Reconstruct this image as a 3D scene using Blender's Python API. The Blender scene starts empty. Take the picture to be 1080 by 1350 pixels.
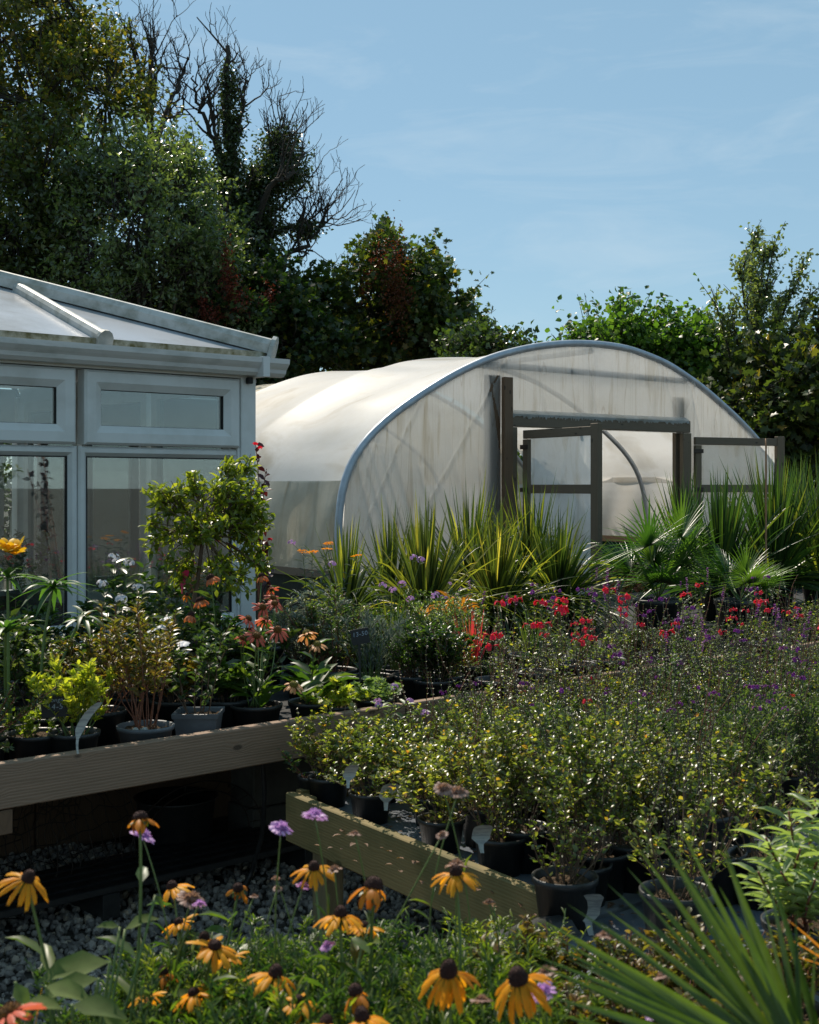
import bpy, math, random
import numpy as np
from math import sin, cos, pi, radians
from mathutils import Vector
random.seed(7)
SC = bpy.context.scene
COL = SC.collection

# ------------------------------------------------------------------ camera
F = 1700.0          # focal length in photo pixels (photo 1080x1350)
CAMZ = 1.6
cd = bpy.data.cameras.new('camera'); cam = bpy.data.objects.new('camera', cd); COL.objects.link(cam)
cam.location = (0, 0, CAMZ); cam.rotation_euler = (radians(90), 0, 0)
cd.sensor_fit = 'VERTICAL'; cd.sensor_height = 36; cd.sensor_width = 28.8
cd.lens = F/1350*36; cd.shift_y = -35/1350
cd.clip_start = 0.05; cd.clip_end = 3000
cd.dof.use_dof = True; cd.dof.focus_distance = 8.0; cd.dof.aperture_fstop = 10
SC.camera = cam
# ------------------------------------------------------------------ light
SUN_EL, SUN_AZ = 50.0, -26.0        # azimuth clockwise from +Y (negative = left of view)
w = bpy.data.worlds.new('World'); SC.world = w; w.use_nodes = True
nt = w.node_tree; nt.nodes.clear()
def N(nt, t, **k):
    n = nt.nodes.new(t)
    for a, b in k.items():
        if a.startswith('i_'):
            n.inputs[a[2:].replace('_', ' ')].default_value = b
        else: setattr(n, a, b)
    return n
sky = N(nt, 'ShaderNodeTexSky', sky_type='NISHITA', sun_disc=False)
sky.sun_elevation = radians(SUN_EL); sky.sun_rotation = radians(SUN_AZ)
sky.air_density = 1.0; sky.dust_density = 0.15; sky.ozone_density = 1.6; sky.altitude = 60
tc = N(nt, 'ShaderNodeTexCoord'); mp = N(nt, 'ShaderNodeMapping')
mp.inputs['Scale'].default_value = (2.2, 2.2, 11); mp.inputs['Rotation'].default_value = (0, radians(14), 0)
n1 = N(nt, 'ShaderNodeTexNoise'); n1.inputs['Scale'].default_value = 2.6; n1.inputs['Detail'].default_value = 9
n1.inputs['Roughness'].default_value = .62; n1.inputs['Distortion'].default_value = .6
cr = N(nt, 'ShaderNodeValToRGB'); cr.color_ramp.elements[0].position = .49; cr.color_ramp.elements[1].position = .80
cr.color_ramp.elements[1].color = (.30, .30, .30, 1)
mx = N(nt, 'ShaderNodeMix', data_type='RGBA'); mx.inputs[7].default_value = (6.4, 7.4, 8.0, 1)
bg = N(nt, 'ShaderNodeBackground'); bg.inputs['Strength'].default_value = 0.1
wo = N(nt, 'ShaderNodeOutputWorld')
L = nt.links.new
L(tc.outputs['Generated'], mp.inputs[0]); L(mp.outputs[0], n1.inputs['Vector']); L(n1.outputs[0], cr.inputs[0])
L(cr.outputs[0], mx.inputs[0]); 
tn = N(nt, 'ShaderNodeMix', data_type='RGBA'); tn.inputs[0].default_value = .58; tn.inputs[7].default_value = (2.9, 5.0, 6.2, 1)
L(sky.outputs[0], tn.inputs[6]); L(tn.outputs[2], mx.inputs[6]); L(mx.outputs[2], bg.inputs[0]); L(bg.outputs[0], wo.inputs[0])
sl = bpy.data.lights.new('sun', 'SUN'); sl.energy = 5.0; sl.angle = radians(.53); sl.color = (1, .90, .76)
so = bpy.data.objects.new('sun', sl); COL.objects.link(so)
az = radians(SUN_AZ); el = radians(SUN_EL)
sd = Vector((sin(az)*cos(el), cos(az)*cos(el), sin(el)))
so.rotation_euler = sd.to_track_quat('Z', 'Y').to_euler(); so.location = (-8, 12, 20)
SC.view_settings.view_transform = 'Standard'; SC.view_settings.look = 'None'
SC.view_settings.exposure = 0.12; SC.view_settings.gamma = 1.0
SC.render.engine = 'CYCLES'
SC.cycles.max_bounces = 10; SC.cycles.transparent_max_bounces = 16; SC.cycles.transmission_bounces = 8
SC.cycles.caustics_reflective = False; SC.cycles.caustics_refractive = False
SC.cycles.sample_clamp_indirect = 4

# ------------------------------------------------------------------ helpers
def P(px, py, Y): return np.array([(px-540)/F*Y, Y, CAMZ-(py-640)/F*Y])
def S(px, py, z):
    Y = (CAMZ-z)*F/(py-640); return np.array([(px-540)/F*Y, Y, z])
def rng(s): return np.random.default_rng(s)
def nrm(a): return a/np.maximum(np.linalg.norm(a, axis=-1, keepdims=True), 1e-9)

def tag(o, label=None, cat=None, group=None, kind=None):
    if label: o['label'] = label
    if cat: o['category'] = cat
    if group: o['group'] = group
    if kind: o['kind'] = kind
    return o
def thing(name, label, cat, loc=(0, 0, 0), rot=0, group=None):
    o = bpy.data.objects.new(name, None); COL.objects.link(o); o.empty_display_size = .1
    o.location = tuple(float(v) for v in loc); o.rotation_euler = (0, 0, rot)
    return tag(o, label, cat, group)
def children(o): return [c for c in bpy.data.objects if c.parent == o]
def copy_tree(o, parent=None, kids=None):
    c = o.copy(); COL.objects.link(c)
    if parent is not None: c.parent = parent
    for ch in (kids[o] if kids else children(o)): copy_tree(ch, c, kids)
    return c
def dup(root, loc, rot=0, scale=1, label=None, group=None, cat=None):
    c = copy_tree(root); c.location = tuple(float(v) for v in loc); c.rotation_euler = (0, 0, rot); c.scale = (scale,)*3
    if label: c['label'] = label
    if group: c['group'] = group
    elif group == '' and 'group' in c: del c['group']
    if cat: c['category'] = cat
    return c

class MB:
    def __init__(s): s.v = []; s.f = []; s.n = 0
    def add(s, v, f, mi=0):
        v = np.asarray(v, float).reshape(-1, 3); f = np.asarray(f, int)
        if f.ndim == 1: f = f.reshape(1, -1)
        s.v.append(v); s.f.append((f+s.n, mi)); s.n += len(v); return s
    def inst(s, tv, tf, M, Pn, mi=0):
        n = len(Pn); k = len(tv)
        if n == 0: return s
        V = np.einsum('nij,kj->nki', M, tv)+Pn[:, None, :]
        Fc = (np.asarray(tf)[None]+(np.arange(n)*k)[:, None, None]).reshape(-1, len(tf[0]))
        return s.add(V.reshape(-1, 3), Fc, mi)
    def build(s, name, mats, parent=None, origin=None, smooth=True, link=True):
        me = bpy.data.meshes.new(name)
        V = np.concatenate(s.v) if s.v else np.zeros((0, 3))
        if origin is not None: V = V-np.asarray(origin, float)
        me.vertices.add(len(V)); me.vertices.foreach_set('co', V.astype(np.float32).ravel())
        li = np.concatenate([f.ravel() for f, _ in s.f]); ks = np.concatenate([np.full(len(f), f.shape[1]) for f, _ in s.f])
        mi = np.concatenate([np.full(len(f), m) for f, m in s.f])
        me.loops.add(len(li)); me.loops.foreach_set('vertex_index', li.astype(np.int32))
        me.polygons.add(len(ks)); st = np.concatenate([[0], np.cumsum(ks)[:-1]])
        me.polygons.foreach_set('loop_start', st.astype(np.int32))
        me.polygons.foreach_set('material_index', mi.astype(np.int32))
        me.polygons.foreach_set('use_smooth', np.full(len(ks), smooth))
        me.update(calc_edges=True)
        if not isinstance(mats, (list, tuple)): mats = [mats]
        for m in mats: me.materials.append(m)
        o = bpy.data.objects.new(name, me); COL.objects.link(o)
        if parent is not None: o.parent = parent
        return o
    # --- primitives
    def box(s, lo, hi, mi=0, M=None, jit=0):
        x0, y0, z0 = lo; x1, y1, z1 = hi
        v = np.array([[x0,y0,z0],[x1,y0,z0],[x1,y1,z0],[x0,y1,z0],[x0,y0,z1],[x1,y0,z1],[x1,y1,z1],[x0,y1,z1]], float)
        if M is not None: v = v@np.asarray(M).T
        return s.add(v, [[0,3,2,1],[4,5,6,7],[0,1,5,4],[1,2,6,5],[2,3,7,6],[3,0,4,7]], mi)
    def bbox(s, lo, hi, b=.004, mi=0):      # box with bevelled edges
        lo = np.array(lo, float); hi = np.array(hi, float); b = min(b, *(abs(hi-lo)*.45))
        vs = []; idx = {}
        for c in range(8):
            sg = np.array([(c >> 0) & 1, (c >> 1) & 1, (c >> 2) & 1])
            for a in range(3):
                p = np.where(sg == 1, hi-b, lo+b).astype(float); p[a] = hi[a] if sg[a] else lo[a]
                idx[(c, a)] = len(vs); vs.append(p)
        q = []; t = []
        for a in range(3):
            o1, o2 = [k for k in range(3) if k != a]
            for sa in (0, 1):
                cs = []
                for (i, j) in ((0, 0), (1, 0), (1, 1), (0, 1)):
                    c = (sa << a) | (i << o1) | (j << o2); cs.append(idx[(c, a)])
                q.append(cs)
            for i in (0, 1):
                for j in (0, 1):
                    c0 = (i << o1) | (j << o2); c1 = c0 | (1 << a)
                    q.append([idx[(c0, o1)], idx[(c0, o2)], idx[(c1, o2)], idx[(c1, o1)]])
        for c in range(8): t.append([idx[(c, 0)], idx[(c, 1)], idx[(c, 2)]])
        s.add(np.array(vs), q, mi); s.f.append((np.array(t)+s.n-len(vs), mi)); return s
    def beam(s, a, b, w, h, mi=0, up=(0, 0, 1)):     # rectangular bar a->b, w sideways, h along up
        a = np.array(a, float); b = np.array(b, float); d = nrm(b-a); u = np.array(up, float)
        x = nrm(np.cross(d, u)); u = np.cross(x, d)
        v = [p+x*i*w/2+u*j*h/2 for p in (a, b) for i, j in ((-1,-1),(1,-1),(1,1),(-1,1))]
        return s.add(v, [[0,1,2,3],[7,6,5,4],[0,4,5,1],[1,5,6,2],[2,6,7,3],[3,7,4,0]], mi)
    def tube(s, pts, r, n=6, mi=0, cap=True):
        pts = np.asarray(pts, float); m = len(pts); r = np.broadcast_to(np.asarray(r, float), (m,))
        T = np.gradient(pts, axis=0); T = nrm(T)
        ax_ = int(np.argmin(np.abs(T).max(0))); ref = np.eye(3)[ax_]
        X = nrm(np.cross(T, ref)); Yv = np.cross(T, X)
        a = np.arange(n)/n*2*pi
        V = pts[:, None]+r[:, None, None]*(X[:, None]*np.cos(a)[None, :, None]+Yv[:, None]*np.sin(a)[None, :, None])
        i = np.arange(m-1)[:, None]*n; j = np.arange(n)[None]; k = (j+1) % n
        Fc = np.stack([i+j, i+k, i+n+k, i+n+j], -1).reshape(-1, 4)
        s.add(V.reshape(-1, 3), Fc, mi)
        if cap:
            b0 = s.n-m*n
            s.f.append((np.array([list(range(n))[::-1]])+b0, mi)); s.f.append((np.array([list(range(n))])+b0+(m-1)*n, mi))
        return s
    def lathe(s, prof, n=28, c=(0, 0, 0), mi=0):
        prof = np.asarray(prof, float); a = np.arange(n)/n*2*pi; m = len(prof)
        V = np.stack([prof[:, 0][:, None]*np.cos(a), prof[:, 0][:, None]*np.sin(a), np.repeat(prof[:, 1][:, None], n, 1)], -1)+np.array(c)
        i = np.arange(m-1)[:, None]*n; j = np.arange(n)[None]; k = (j+1) % n
        return s.add(V.reshape(-1, 3), np.stack([i+j, i+k, i+n+k, i+n+j], -1).reshape(-1, 4), mi)
    def grid(s, G, mi=0):   # G (a,b,3)
        a, b, _ = G.shape; i = np.arange(a-1)[:, None]*b; j = np.arange(b-1)[None]
        return s.add(G.reshape(-1, 3), np.stack([i+j, i+j+1, i+b+j+1, i+b+j], -1).reshape(-1, 4), mi)
    def leaves(s, Pn, D, Nn, L_, W_, tmpl='leaf6', mi=0):
        Pn = np.asarray(Pn, float); n = len(Pn)
        if n == 0: return s
        D = nrm(np.broadcast_to(D, (n, 3))); Nn = np.broadcast_to(Nn, (n, 3))
        X = nrm(np.cross(D, Nn)); Z = np.cross(X, D)
        L_ = np.broadcast_to(L_, (n,)); W_ = np.broadcast_to(W_, (n,))
        M = np.stack([X*W_[:, None], D*L_[:, None], Z*L_[:, None]], -1)
        tv, tf = TM[tmpl]
        return s.inst(tv, tf, M, Pn, mi)
    def blades(s, B, D, L_, W_, droop=.5, seg=7, fold=.25, mi=0, roll=None, rg=None, taper=2.2, base=.55):
        B = np.asarray(B, float); n = len(B); D = nrm(np.asarray(D, float)); L_ = np.broadcast_to(L_, (n,)); W_ = np.broadcast_to(W_, (n,)); droop = np.broadcast_to(droop, (n,))
        t = np.linspace(0, 1, seg+1)
        C = B[:, None]+D[:, None]*(L_[:, None]*t)[..., None]
        C = C+np.array([0, 0, -1.])*(droop[:, None]*L_[:, None]*t**2.2)[..., None]
        T = nrm(np.gradient(C, axis=1))
        side = nrm(np.cross(T, np.array([0, 0, 1.])+np.zeros_like(T)))
        nr = np.cross(side, T)
        if roll is not None:
            cr_, sr_ = np.cos(roll)[:, None, None], np.sin(roll)[:, None, None]
            side, nr = side*cr_+nr*sr_, nr*cr_-side*sr_
        wd = (W_[:, None]*(base+(1-base)*np.minimum(1, t*4))*(1-t**taper)+1e-4)[..., None]
        V = np.stack([C-side*wd/2+nr*wd*fold, C, C+side*wd/2+nr*wd*fold], 2)   # n,seg+1,3,3
        k = (seg+1)*3; i = np.arange(seg)[:, None]*3; j = np.arange(2)[None]
        f = np.stack([i+j, i+j+1, i+j+4, i+j+3], -1).reshape(-1, 4)
        Fc = (f[None]+(np.arange(n)*k)[:, None, None]).reshape(-1, 4)
        return s.add(V.reshape(-1, 3), Fc, mi)

TM = {
 'leaf4': (np.array([[0,0,0],[-.5,.45,.1],[0,1,-.04],[.5,.45,.1]]), [[0,2,1],[0,3,2]]),
 'leaf6': (np.array([[0,0,0],[-.5,.35,.09],[.5,.35,.09],[0,.4,0],[-.36,.7,.06],[.36,.7,.06],[0,.75,-.04],[0,1,-.14]]),
           [[0,3,1],[0,2,3],[1,3,6],[1,6,4],[3,2,5],[3,5,6],[4,6,7],[6,5,7]]),
 'lobed': (np.array([[0,0,0],[-.5,.1,.05],[-.28,.4,.02],[-.55,.62,.06],[-.2,.66,0],[0,1,-.1],[.2,.66,0],[.55,.62,.06],[.28,.4,.02],[.5,.1,.05],[0,.45,-.02]]),
           [[0,10,1],[1,10,2],[2,10,3],[3,10,4],[4,10,5],[5,10,6],[6,10,7],[7,10,8],[8,10,9],[9,10,0]]),
 'petal': (np.array([[-.1,0,0],[.1,0,0],[-.42,.35,-.03],[0,.35,.05],[.42,.35,-.03],[-.5,.7,-.12],[0,.7,-.03],[.5,.7,-.12],[-.22,.97,-.24],[.02,.92,-.16],[.22,1.0,-.24]]),
           [[0,3,2],[0,1,3],[1,4,3],[2,3,6],[2,6,5],[3,4,7],[3,7,6],[5,6,9],[5,9,8],[6,7,10],[6,10,9]]),
}
TM = {k: (v[0].astype(float), v[1]) for k, v in TM.items()}

# ------------------------------------------------------------------ materials
MATS = {}
def newmat(name):
    m = bpy.data.materials.new(name); m.use_nodes = True; m.node_tree.nodes.clear(); MATS[name] = m
    return m, m.node_tree
def ramp(nt, stops, interp='LINEAR'):
    r = N(nt, 'ShaderNodeValToRGB'); r.color_ramp.interpolation = interp
    e = r.color_ramp.elements
    while len(e) > 1: e.remove(e[-1])
    e[0].position = stops[0][0]; e[0].color = (*stops[0][1], 1)
    for p, c in stops[1:]:
        x = e.new(p); x.color = (*c, 1)
    return r
def leaf_mat(name, stops, rough=.42, trans=.4, tboost=1.5, spec=.5, tcol=None, vary=True):
    m, nt = newmat(name); L = nt.links.new
    g = N(nt, 'ShaderNodeNewGeometry'); r = ramp(nt, stops)
    L(g.outputs['Random Per Island'], r.inputs[0])
    # slight mottling over each leaf
    t = N(nt, 'ShaderNodeTexCoord'); no = N(nt, 'ShaderNodeTexNoise'); no.inputs['Scale'].default_value = 60; no.inputs['Detail'].default_value = 2
    L(t.outputs['Object'], no.inputs['Vector'])
    oi = N(nt, 'ShaderNodeObjectInfo'); om = N(nt, 'ShaderNodeMapRange'); om.inputs[3].default_value = .472; om.inputs[4].default_value = .522; L(oi.outputs['Random'], om.inputs[0])
    ov = N(nt, 'ShaderNodeMath', operation='MULTIPLY_ADD'); ov.inputs[1].default_value = -.5; ov.inputs[2].default_value = 1.25; L(oi.outputs['Random'], ov.inputs[0])
    hs = N(nt, 'ShaderNodeHueSaturation'); mr = N(nt, 'ShaderNodeMapRange'); mr.inputs[3].default_value = .7; mr.inputs[4].default_value = 1.3
    L(no.outputs[0], mr.inputs[0]); vm = N(nt, 'ShaderNodeMath', operation='MULTIPLY'); L(mr.outputs[0], vm.inputs[0]); L(ov.outputs[0], vm.inputs[1]); L(vm.outputs[0], hs.inputs['Value']); L(r.outputs[0], hs.inputs['Color'])
    if vary: L(om.outputs[0], hs.inputs['Hue'])
    else: ov.inputs[1].default_value = 0; ov.inputs[2].default_value = 1
    p = N(nt, 'ShaderNodeBsdfPrincipled'); p.inputs['Roughness'].default_value = rough; p.inputs['Specular IOR Level'].default_value = spec
    L(hs.outputs[0], p.inputs['Base Color'])
    tr = N(nt, 'ShaderNodeBsdfTranslucent'); ml = N(nt, 'ShaderNodeMix', data_type='RGBA', blend_type='MULTIPLY'); ml.inputs[0].default_value = 1
    tc_ = tcol or (1.5, 1.6, .55); ml.inputs[7].default_value = (tc_[0]*tboost, tc_[1]*tboost, tc_[2]*tboost, 1)
    L(hs.outputs[0], ml.inputs[6]); L(ml.outputs[2], tr.inputs[0])
    mx = N(nt, 'ShaderNodeMixShader'); mx.inputs[0].default_value = trans
    L(p.outputs[0], mx.inputs[1]); L(tr.outputs[0], mx.inputs[2])
    o = N(nt, 'ShaderNodeOutputMaterial'); L(mx.outputs[0], o.inputs[0]); return m
def solid(name, col, rough=.6, spec=.5, var=.25, scale=8, bump=0, bscale=60, col2=None, metal=0, stretch=(1, 1, 1), thr=(.35, .7), coord='Object'):
    m, nt = newmat(name); L = nt.links.new
    t = N(nt, 'ShaderNodeTexCoord'); mp = N(nt, 'ShaderNodeMapping'); mp.inputs['Scale'].default_value = stretch
    no = N(nt, 'ShaderNodeTexNoise'); no.inputs['Scale'].default_value = scale; no.inputs['Detail'].default_value = 6; no.inputs['Roughness'].default_value = .62
    L(t.outputs[coord], mp.inputs[0]); L(mp.outputs[0], no.inputs['Vector'])
    c2 = col2 or tuple(c*(1-var) for c in col)
    r = ramp(nt, [(thr[0], col), (thr[1], c2)]); L(no.outputs[0], r.inputs[0])
    p = N(nt, 'ShaderNodeBsdfPrincipled'); p.inputs['Roughness'].default_value = rough; p.inputs['Specular IOR Level'].default_value = spec; p.inputs['Metallic'].default_value = metal
    L(r.outputs[0], p.inputs['Base Color'])
    if bump:
        n2 = N(nt, 'ShaderNodeTexNoise'); n2.inputs['Scale'].default_value = bscale; n2.inputs['Detail'].default_value = 5
        L(mp.outputs[0], n2.inputs['Vector']); b = N(nt, 'ShaderNodeBump'); b.inputs['Strength'].default_value = bump; b.inputs['Distance'].default_value = .01
        L(n2.outputs[0], b.inputs['Height']); L(b.outputs[0], p.inputs['Normal'])
    o = N(nt, 'ShaderNodeOutputMaterial'); L(p.outputs[0], o.inputs[0]); return m
def wood(name, c1, c2, c3, axis='X', grain=1.0, algae=None, bump=.2):
    """weathered timber: growth-ring bands stretched along the board, knots, stains"""
    m, nt = newmat(name); L = nt.links.new
    t = N(nt, 'ShaderNodeTexCoord'); mp = N(nt, 'ShaderNodeMapping')
    st = {'X': (.55, 9, 9), 'Y': (9, .55, 9), 'Z': (9, 9, .55)}[axis]
    mp.inputs['Scale'].default_value = tuple(v*grain for v in st); L(t.outputs['Object'], mp.inputs[0])
    # knots warp the grain
    mk = N(nt, 'ShaderNodeMapping'); mk.inputs['Scale'].default_value = {'X': (3.2, 7, 7), 'Y': (7, 3.2, 7), 'Z': (7, 7, 3.2)}[axis]
    L(t.outputs['Object'], mk.inputs[0])
    vo = N(nt, 'ShaderNodeTexVoronoi'); vo.inputs['Scale'].default_value = 1.9; L(mk.outputs[0], vo.inputs['Vector'])
    kr = ramp(nt, [(0, (1, 1, 1)), (.11, (.55, .55, .55)), (.16, (.18, .18, .18)), (.4, (0, 0, 0))]); L(vo.outputs['Distance'], kr.inputs[0])
    wv = N(nt, 'ShaderNodeTexWave', wave_type='RINGS', rings_direction={'X': 'X', 'Y': 'Y', 'Z': 'Z'}[axis]); wv.inputs['Scale'].default_value = 3.6; wv.inputs['Distortion'].default_value = 3.2
    wv.inputs['Detail'].default_value = 3; wv.inputs['Detail Scale'].default_value = 1.4
    ad = N(nt, 'ShaderNodeVectorMath', operation='ADD'); L(mp.outputs[0], ad.inputs[0]); sc_ = N(nt, 'ShaderNodeVectorMath', operation='SCALE'); sc_.inputs['Scale'].default_value = .45
    L(kr.outputs[0], sc_.inputs[0]); L(sc_.outputs[0], ad.inputs[1]); L(ad.outputs[0], wv.inputs['Vector'])
    no = N(nt, 'ShaderNodeTexNoise'); no.inputs['Scale'].default_value = 9; no.inputs['Detail'].default_value = 9; no.inputs['Roughness'].default_value = .7; L(mp.outputs[0], no.inputs['Vector'])
    r1 = ramp(nt, [(0, c2), (.5, c1), (1, tuple(v*.9 for v in c1))]); L(wv.outputs[0], r1.inputs[0])
    r2 = ramp(nt, [(.35, c1), (.7, c3)]); L(no.outputs[0], r2.inputs[0])
    m1 = N(nt, 'ShaderNodeMix', data_type='RGBA'); m1.inputs[0].default_value = .72; L(r1.outputs[0], m1.inputs[6]); L(r2.outputs[0], m1.inputs[7])
    m2 = N(nt, 'ShaderNodeMix', data_type='RGBA'); m2.inputs[7].default_value = (*[v*.3 for v in c3], 1)
    kk = ramp(nt, [(.1, (.85,)*3), (.14, (0, 0, 0))]); L(vo.outputs['Distance'], kk.inputs[0]); L(kk.outputs[0], m2.inputs[0]); L(m1.outputs[2], m2.inputs[6])
    last = m2.outputs[2]
    if algae:
        n3 = N(nt, 'ShaderNodeTexNoise'); n3.inputs['Scale'].default_value = 3.5; n3.inputs['Detail'].default_value = 6; L(t.outputs['Object'], n3.inputs['Vector'])
        ra = ramp(nt, [(.42, (0, 0, 0)), (.62, (.75,)*3)]); L(n3.outputs[0], ra.inputs[0])
        m3 = N(nt, 'ShaderNodeMix', data_type='RGBA'); m3.inputs[7].default_value = (*algae, 1); L(ra.outputs[0], m3.inputs[0]); L(last, m3.inputs[6]); last = m3.outputs[2]
    p = N(nt, 'ShaderNodeBsdfPrincipled'); p.inputs['Roughness'].default_value = .8; L(last, p.inputs['Base Color'])
    b = N(nt, 'ShaderNodeBump'); b.inputs['Strength'].default_value = bump; b.inputs['Distance'].default_value = .004
    L(wv.outputs[0], b.inputs['Height']); L(b.outputs[0], p.inputs['Normal'])
    o = N(nt, 'ShaderNodeOutputMaterial'); L(p.outputs[0], o.inputs[0]); return m
def film(name, col, stain, clear=.12, trans=.55, wr=.5, fold=(5, 5, .5), dirt=(.45, .75), rough=.35, painted_crease=None):
    m, nt = newmat(name); L = nt.links.new
    t = N(nt, 'ShaderNodeTexCoord')
    no = N(nt, 'ShaderNodeTexNoise'); no.inputs['Scale'].default_value = 1.1; no.inputs['Detail'].default_value = 7; no.inputs['Roughness'].default_value = .65
    L(t.outputs['Object'], no.inputs['Vector']); r = ramp(nt, [(dirt[0], col), (dirt[1], stain)]); L(no.outputs[0], r.inputs[0])
    # streaks of grime that ran down the sheet
    ms = N(nt, 'ShaderNodeMapping'); ms.inputs['Scale'].default_value = fold; L(t.outputs['Object'], ms.inputs[0])
    ns = N(nt, 'ShaderNodeTexNoise'); ns.inputs['Scale'].default_value = 1.6; ns.inputs['Detail'].default_value = 5; ns.inputs['Distortion'].default_value = .8; L(ms.outputs[0], ns.inputs['Vector'])
    r2 = ramp(nt, [(.54, (1, 1, 1)), (.72, (.66, .60, .5))]); L(ns.outputs[0], r2.inputs[0])
    ml = N(nt, 'ShaderNodeMix', data_type='RGBA', blend_type='MULTIPLY'); ml.inputs[0].default_value = .8; L(r.outputs[0], ml.inputs[6]); L(r2.outputs[0], ml.inputs[7])
    if painted_crease:  # fold shading painted into the film colour as thin dark lines
        mc = N(nt, 'ShaderNodeMapping'); mc.inputs['Scale'].default_value = painted_crease; L(t.outputs['Object'], mc.inputs[0])
        nc = N(nt, 'ShaderNodeTexNoise'); nc.inputs['Scale'].default_value = 1.0; nc.inputs['Detail'].default_value = 1; nc.inputs['Distortion'].default_value = .0; L(mc.outputs[0], nc.inputs['Vector'])
        rc = ramp(nt, [(.462, (1, 1, 1)), (.470, (.66, .62, .56)), (.476, (1, 1, 1)), (.59, (1, 1, 1)), (.598, (.74, .7, .64)), (.604, (1, 1, 1))]); L(nc.outputs[0], rc.inputs[0])
        mcx = N(nt, 'ShaderNodeMix', data_type='RGBA', blend_type='MULTIPLY'); mcx.inputs[0].default_value = .75; L(ml.outputs[2], mcx.inputs[6]); L(rc.outputs[0], mcx.inputs[7]); ml = mcx
    nf = N(nt, 'ShaderNodeTexNoise'); nf.inputs['Scale'].default_value = 260; nf.inputs['Detail'].default_value = 1; L(t.outputs['Object'], nf.inputs['Vector'])
    rf = ramp(nt, [(.66, (1, 1, 1)), (.74, (.55, .5, .42))]); L(nf.outputs[0], rf.inputs[0])
    m2 = N(nt, 'ShaderNodeMix', data_type='RGBA', blend_type='MULTIPLY'); m2.inputs[0].default_value = .6; L(ml.outputs[2], m2.inputs[6]); L(rf.outputs[0], m2.inputs[7])
    p = N(nt, 'ShaderNodeBsdfPrincipled'); p.inputs['Roughness'].default_value = rough; L(m2.outputs[2], p.inputs['Base Color'])
    b = N(nt, 'ShaderNodeBump'); b.inputs['Strength'].default_value = wr; b.inputs['Distance'].default_value = .05; L(ns.outputs[0], b.inputs['Height'])
    tr = N(nt, 'ShaderNodeBsdfTranslucent'); L(m2.outputs[2], tr.inputs[0]); L(b.outputs[0], p.inputs['Normal']); L(b.outputs[0], tr.inputs['Normal'])
    mx = N(nt, 'ShaderNodeMixShader'); mx.inputs[0].default_value = trans; L(p.outputs[0], mx.inputs[1]); L(tr.outputs[0], mx.inputs[2])
    tp = N(nt, 'ShaderNodeBsdfTransparent'); tp.inputs[0].default_value = (.9, .92, .92, 1)
    m4 = N(nt, 'ShaderNodeMixShader'); m4.inputs[0].default_value = clear; L(mx.outputs[0], m4.inputs[1]); L(tp.outputs[0], m4.inputs[2])
    o = N(nt, 'ShaderNodeOutputMaterial'); L(m4.outputs[0], o.inputs[0]); return m
def glass(name):
    m, nt = newmat(name); L = nt.links.new
    fr = N(nt, 'ShaderNodeFresnel'); fr.inputs[0].default_value = 1.52
    mm = N(nt, 'ShaderNodeMath', operation='MULTIPLY_ADD'); mm.inputs[1].default_value = 2.2; mm.inputs[2].default_value = .03; L(fr.outputs[0], mm.inputs[0])
    tp = N(nt, 'ShaderNodeBsdfTransparent'); tp.inputs[0].default_value = (.86, .91, .90, 1)
    gl = N(nt, 'ShaderNodeBsdfGlossy'); gl.inputs['Roughness'].default_value = .01; gl.inputs['Color'].default_value = (.9, .93, .95, 1)
    mx = N(nt, 'ShaderNodeMixShader'); L(mm.outputs[0], mx.inputs[0]); L(tp.outputs[0], mx.inputs[1]); L(gl.outputs[0], mx.inputs[2])
    # grime on the pane
    t = N(nt, 'ShaderNodeTexCoord'); no = N(nt, 'ShaderNodeTexNoise'); no.inputs['Scale'].default_value = 3; no.inputs['Detail'].default_value = 8; no.inputs['Roughness'].default_value = .7
    L(t.outputs['Object'], no.inputs['Vector']); r = ramp(nt, [(.4, (.01,)*3), (.8, (.09,)*3)]); L(no.outputs[0], r.inputs[0])
    df = N(nt, 'ShaderNodeBsdfDiffuse'); df.inputs[0].default_value = (.5, .52, .48, 1)
    m2 = N(nt, 'ShaderNodeMixShader'); L(r.outputs[0], m2.inputs[0]); L(mx.outputs[0], m2.inputs[1]); L(df.outputs[0], m2.inputs[2])
    o = N(nt, 'ShaderNodeOutputMaterial'); L(m2.outputs[0], o.inputs[0]); return m

M_upvc = solid('white_upvc', (.66, .67, .65), .35, .5, col2=(.46, .46, .42), scale=3.5, thr=(.45, .85), bump=.03, bscale=200)
M_gutter = solid('white_gutter_plastic', (.66, .665, .65), .33, .5, col2=(.42, .44, .41), scale=5, thr=(.5, .8), stretch=(1, 1, 3))
M_roofbar = solid('grimy_white_roof_bar', (.5, .5, .47), .5, .4, col2=(.2, .2, .15), scale=9, thr=(.42, .75), bump=.1, bscale=90)
M_seal = solid('black_rubber_seal', (.02, .02, .02), .6, .3)
M_algae = solid('algae_trim', (.36, .35, .28), .7, .3, col2=(.1, .09, .03), scale=12, thr=(.4, .62), bump=.2)
M_glass = glass('window_glass')
M_brick = solid('dark_brick', (.12, .08, .06), .85, .2, var=.5, scale=14, bump=.4)
M_concrete = solid('concrete', (.12, .115, .10), .9, .2, var=.4, scale=6, bump=.3)
M_poly = film('polycarbonate_panel', (.5, .52, .56), (.28, .27, .25), clear=.0, trans=.12, wr=.02, fold=(2, 2, 2), dirt=(.42, .68), rough=.22)
M_film = film('clear_film', (.9, .875, .84), (.78, .72, .62), clear=.03, trans=.48, wr=.10, dirt=(.45, .8), fold=(1, .6, 1.5), rough=.48)
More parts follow.
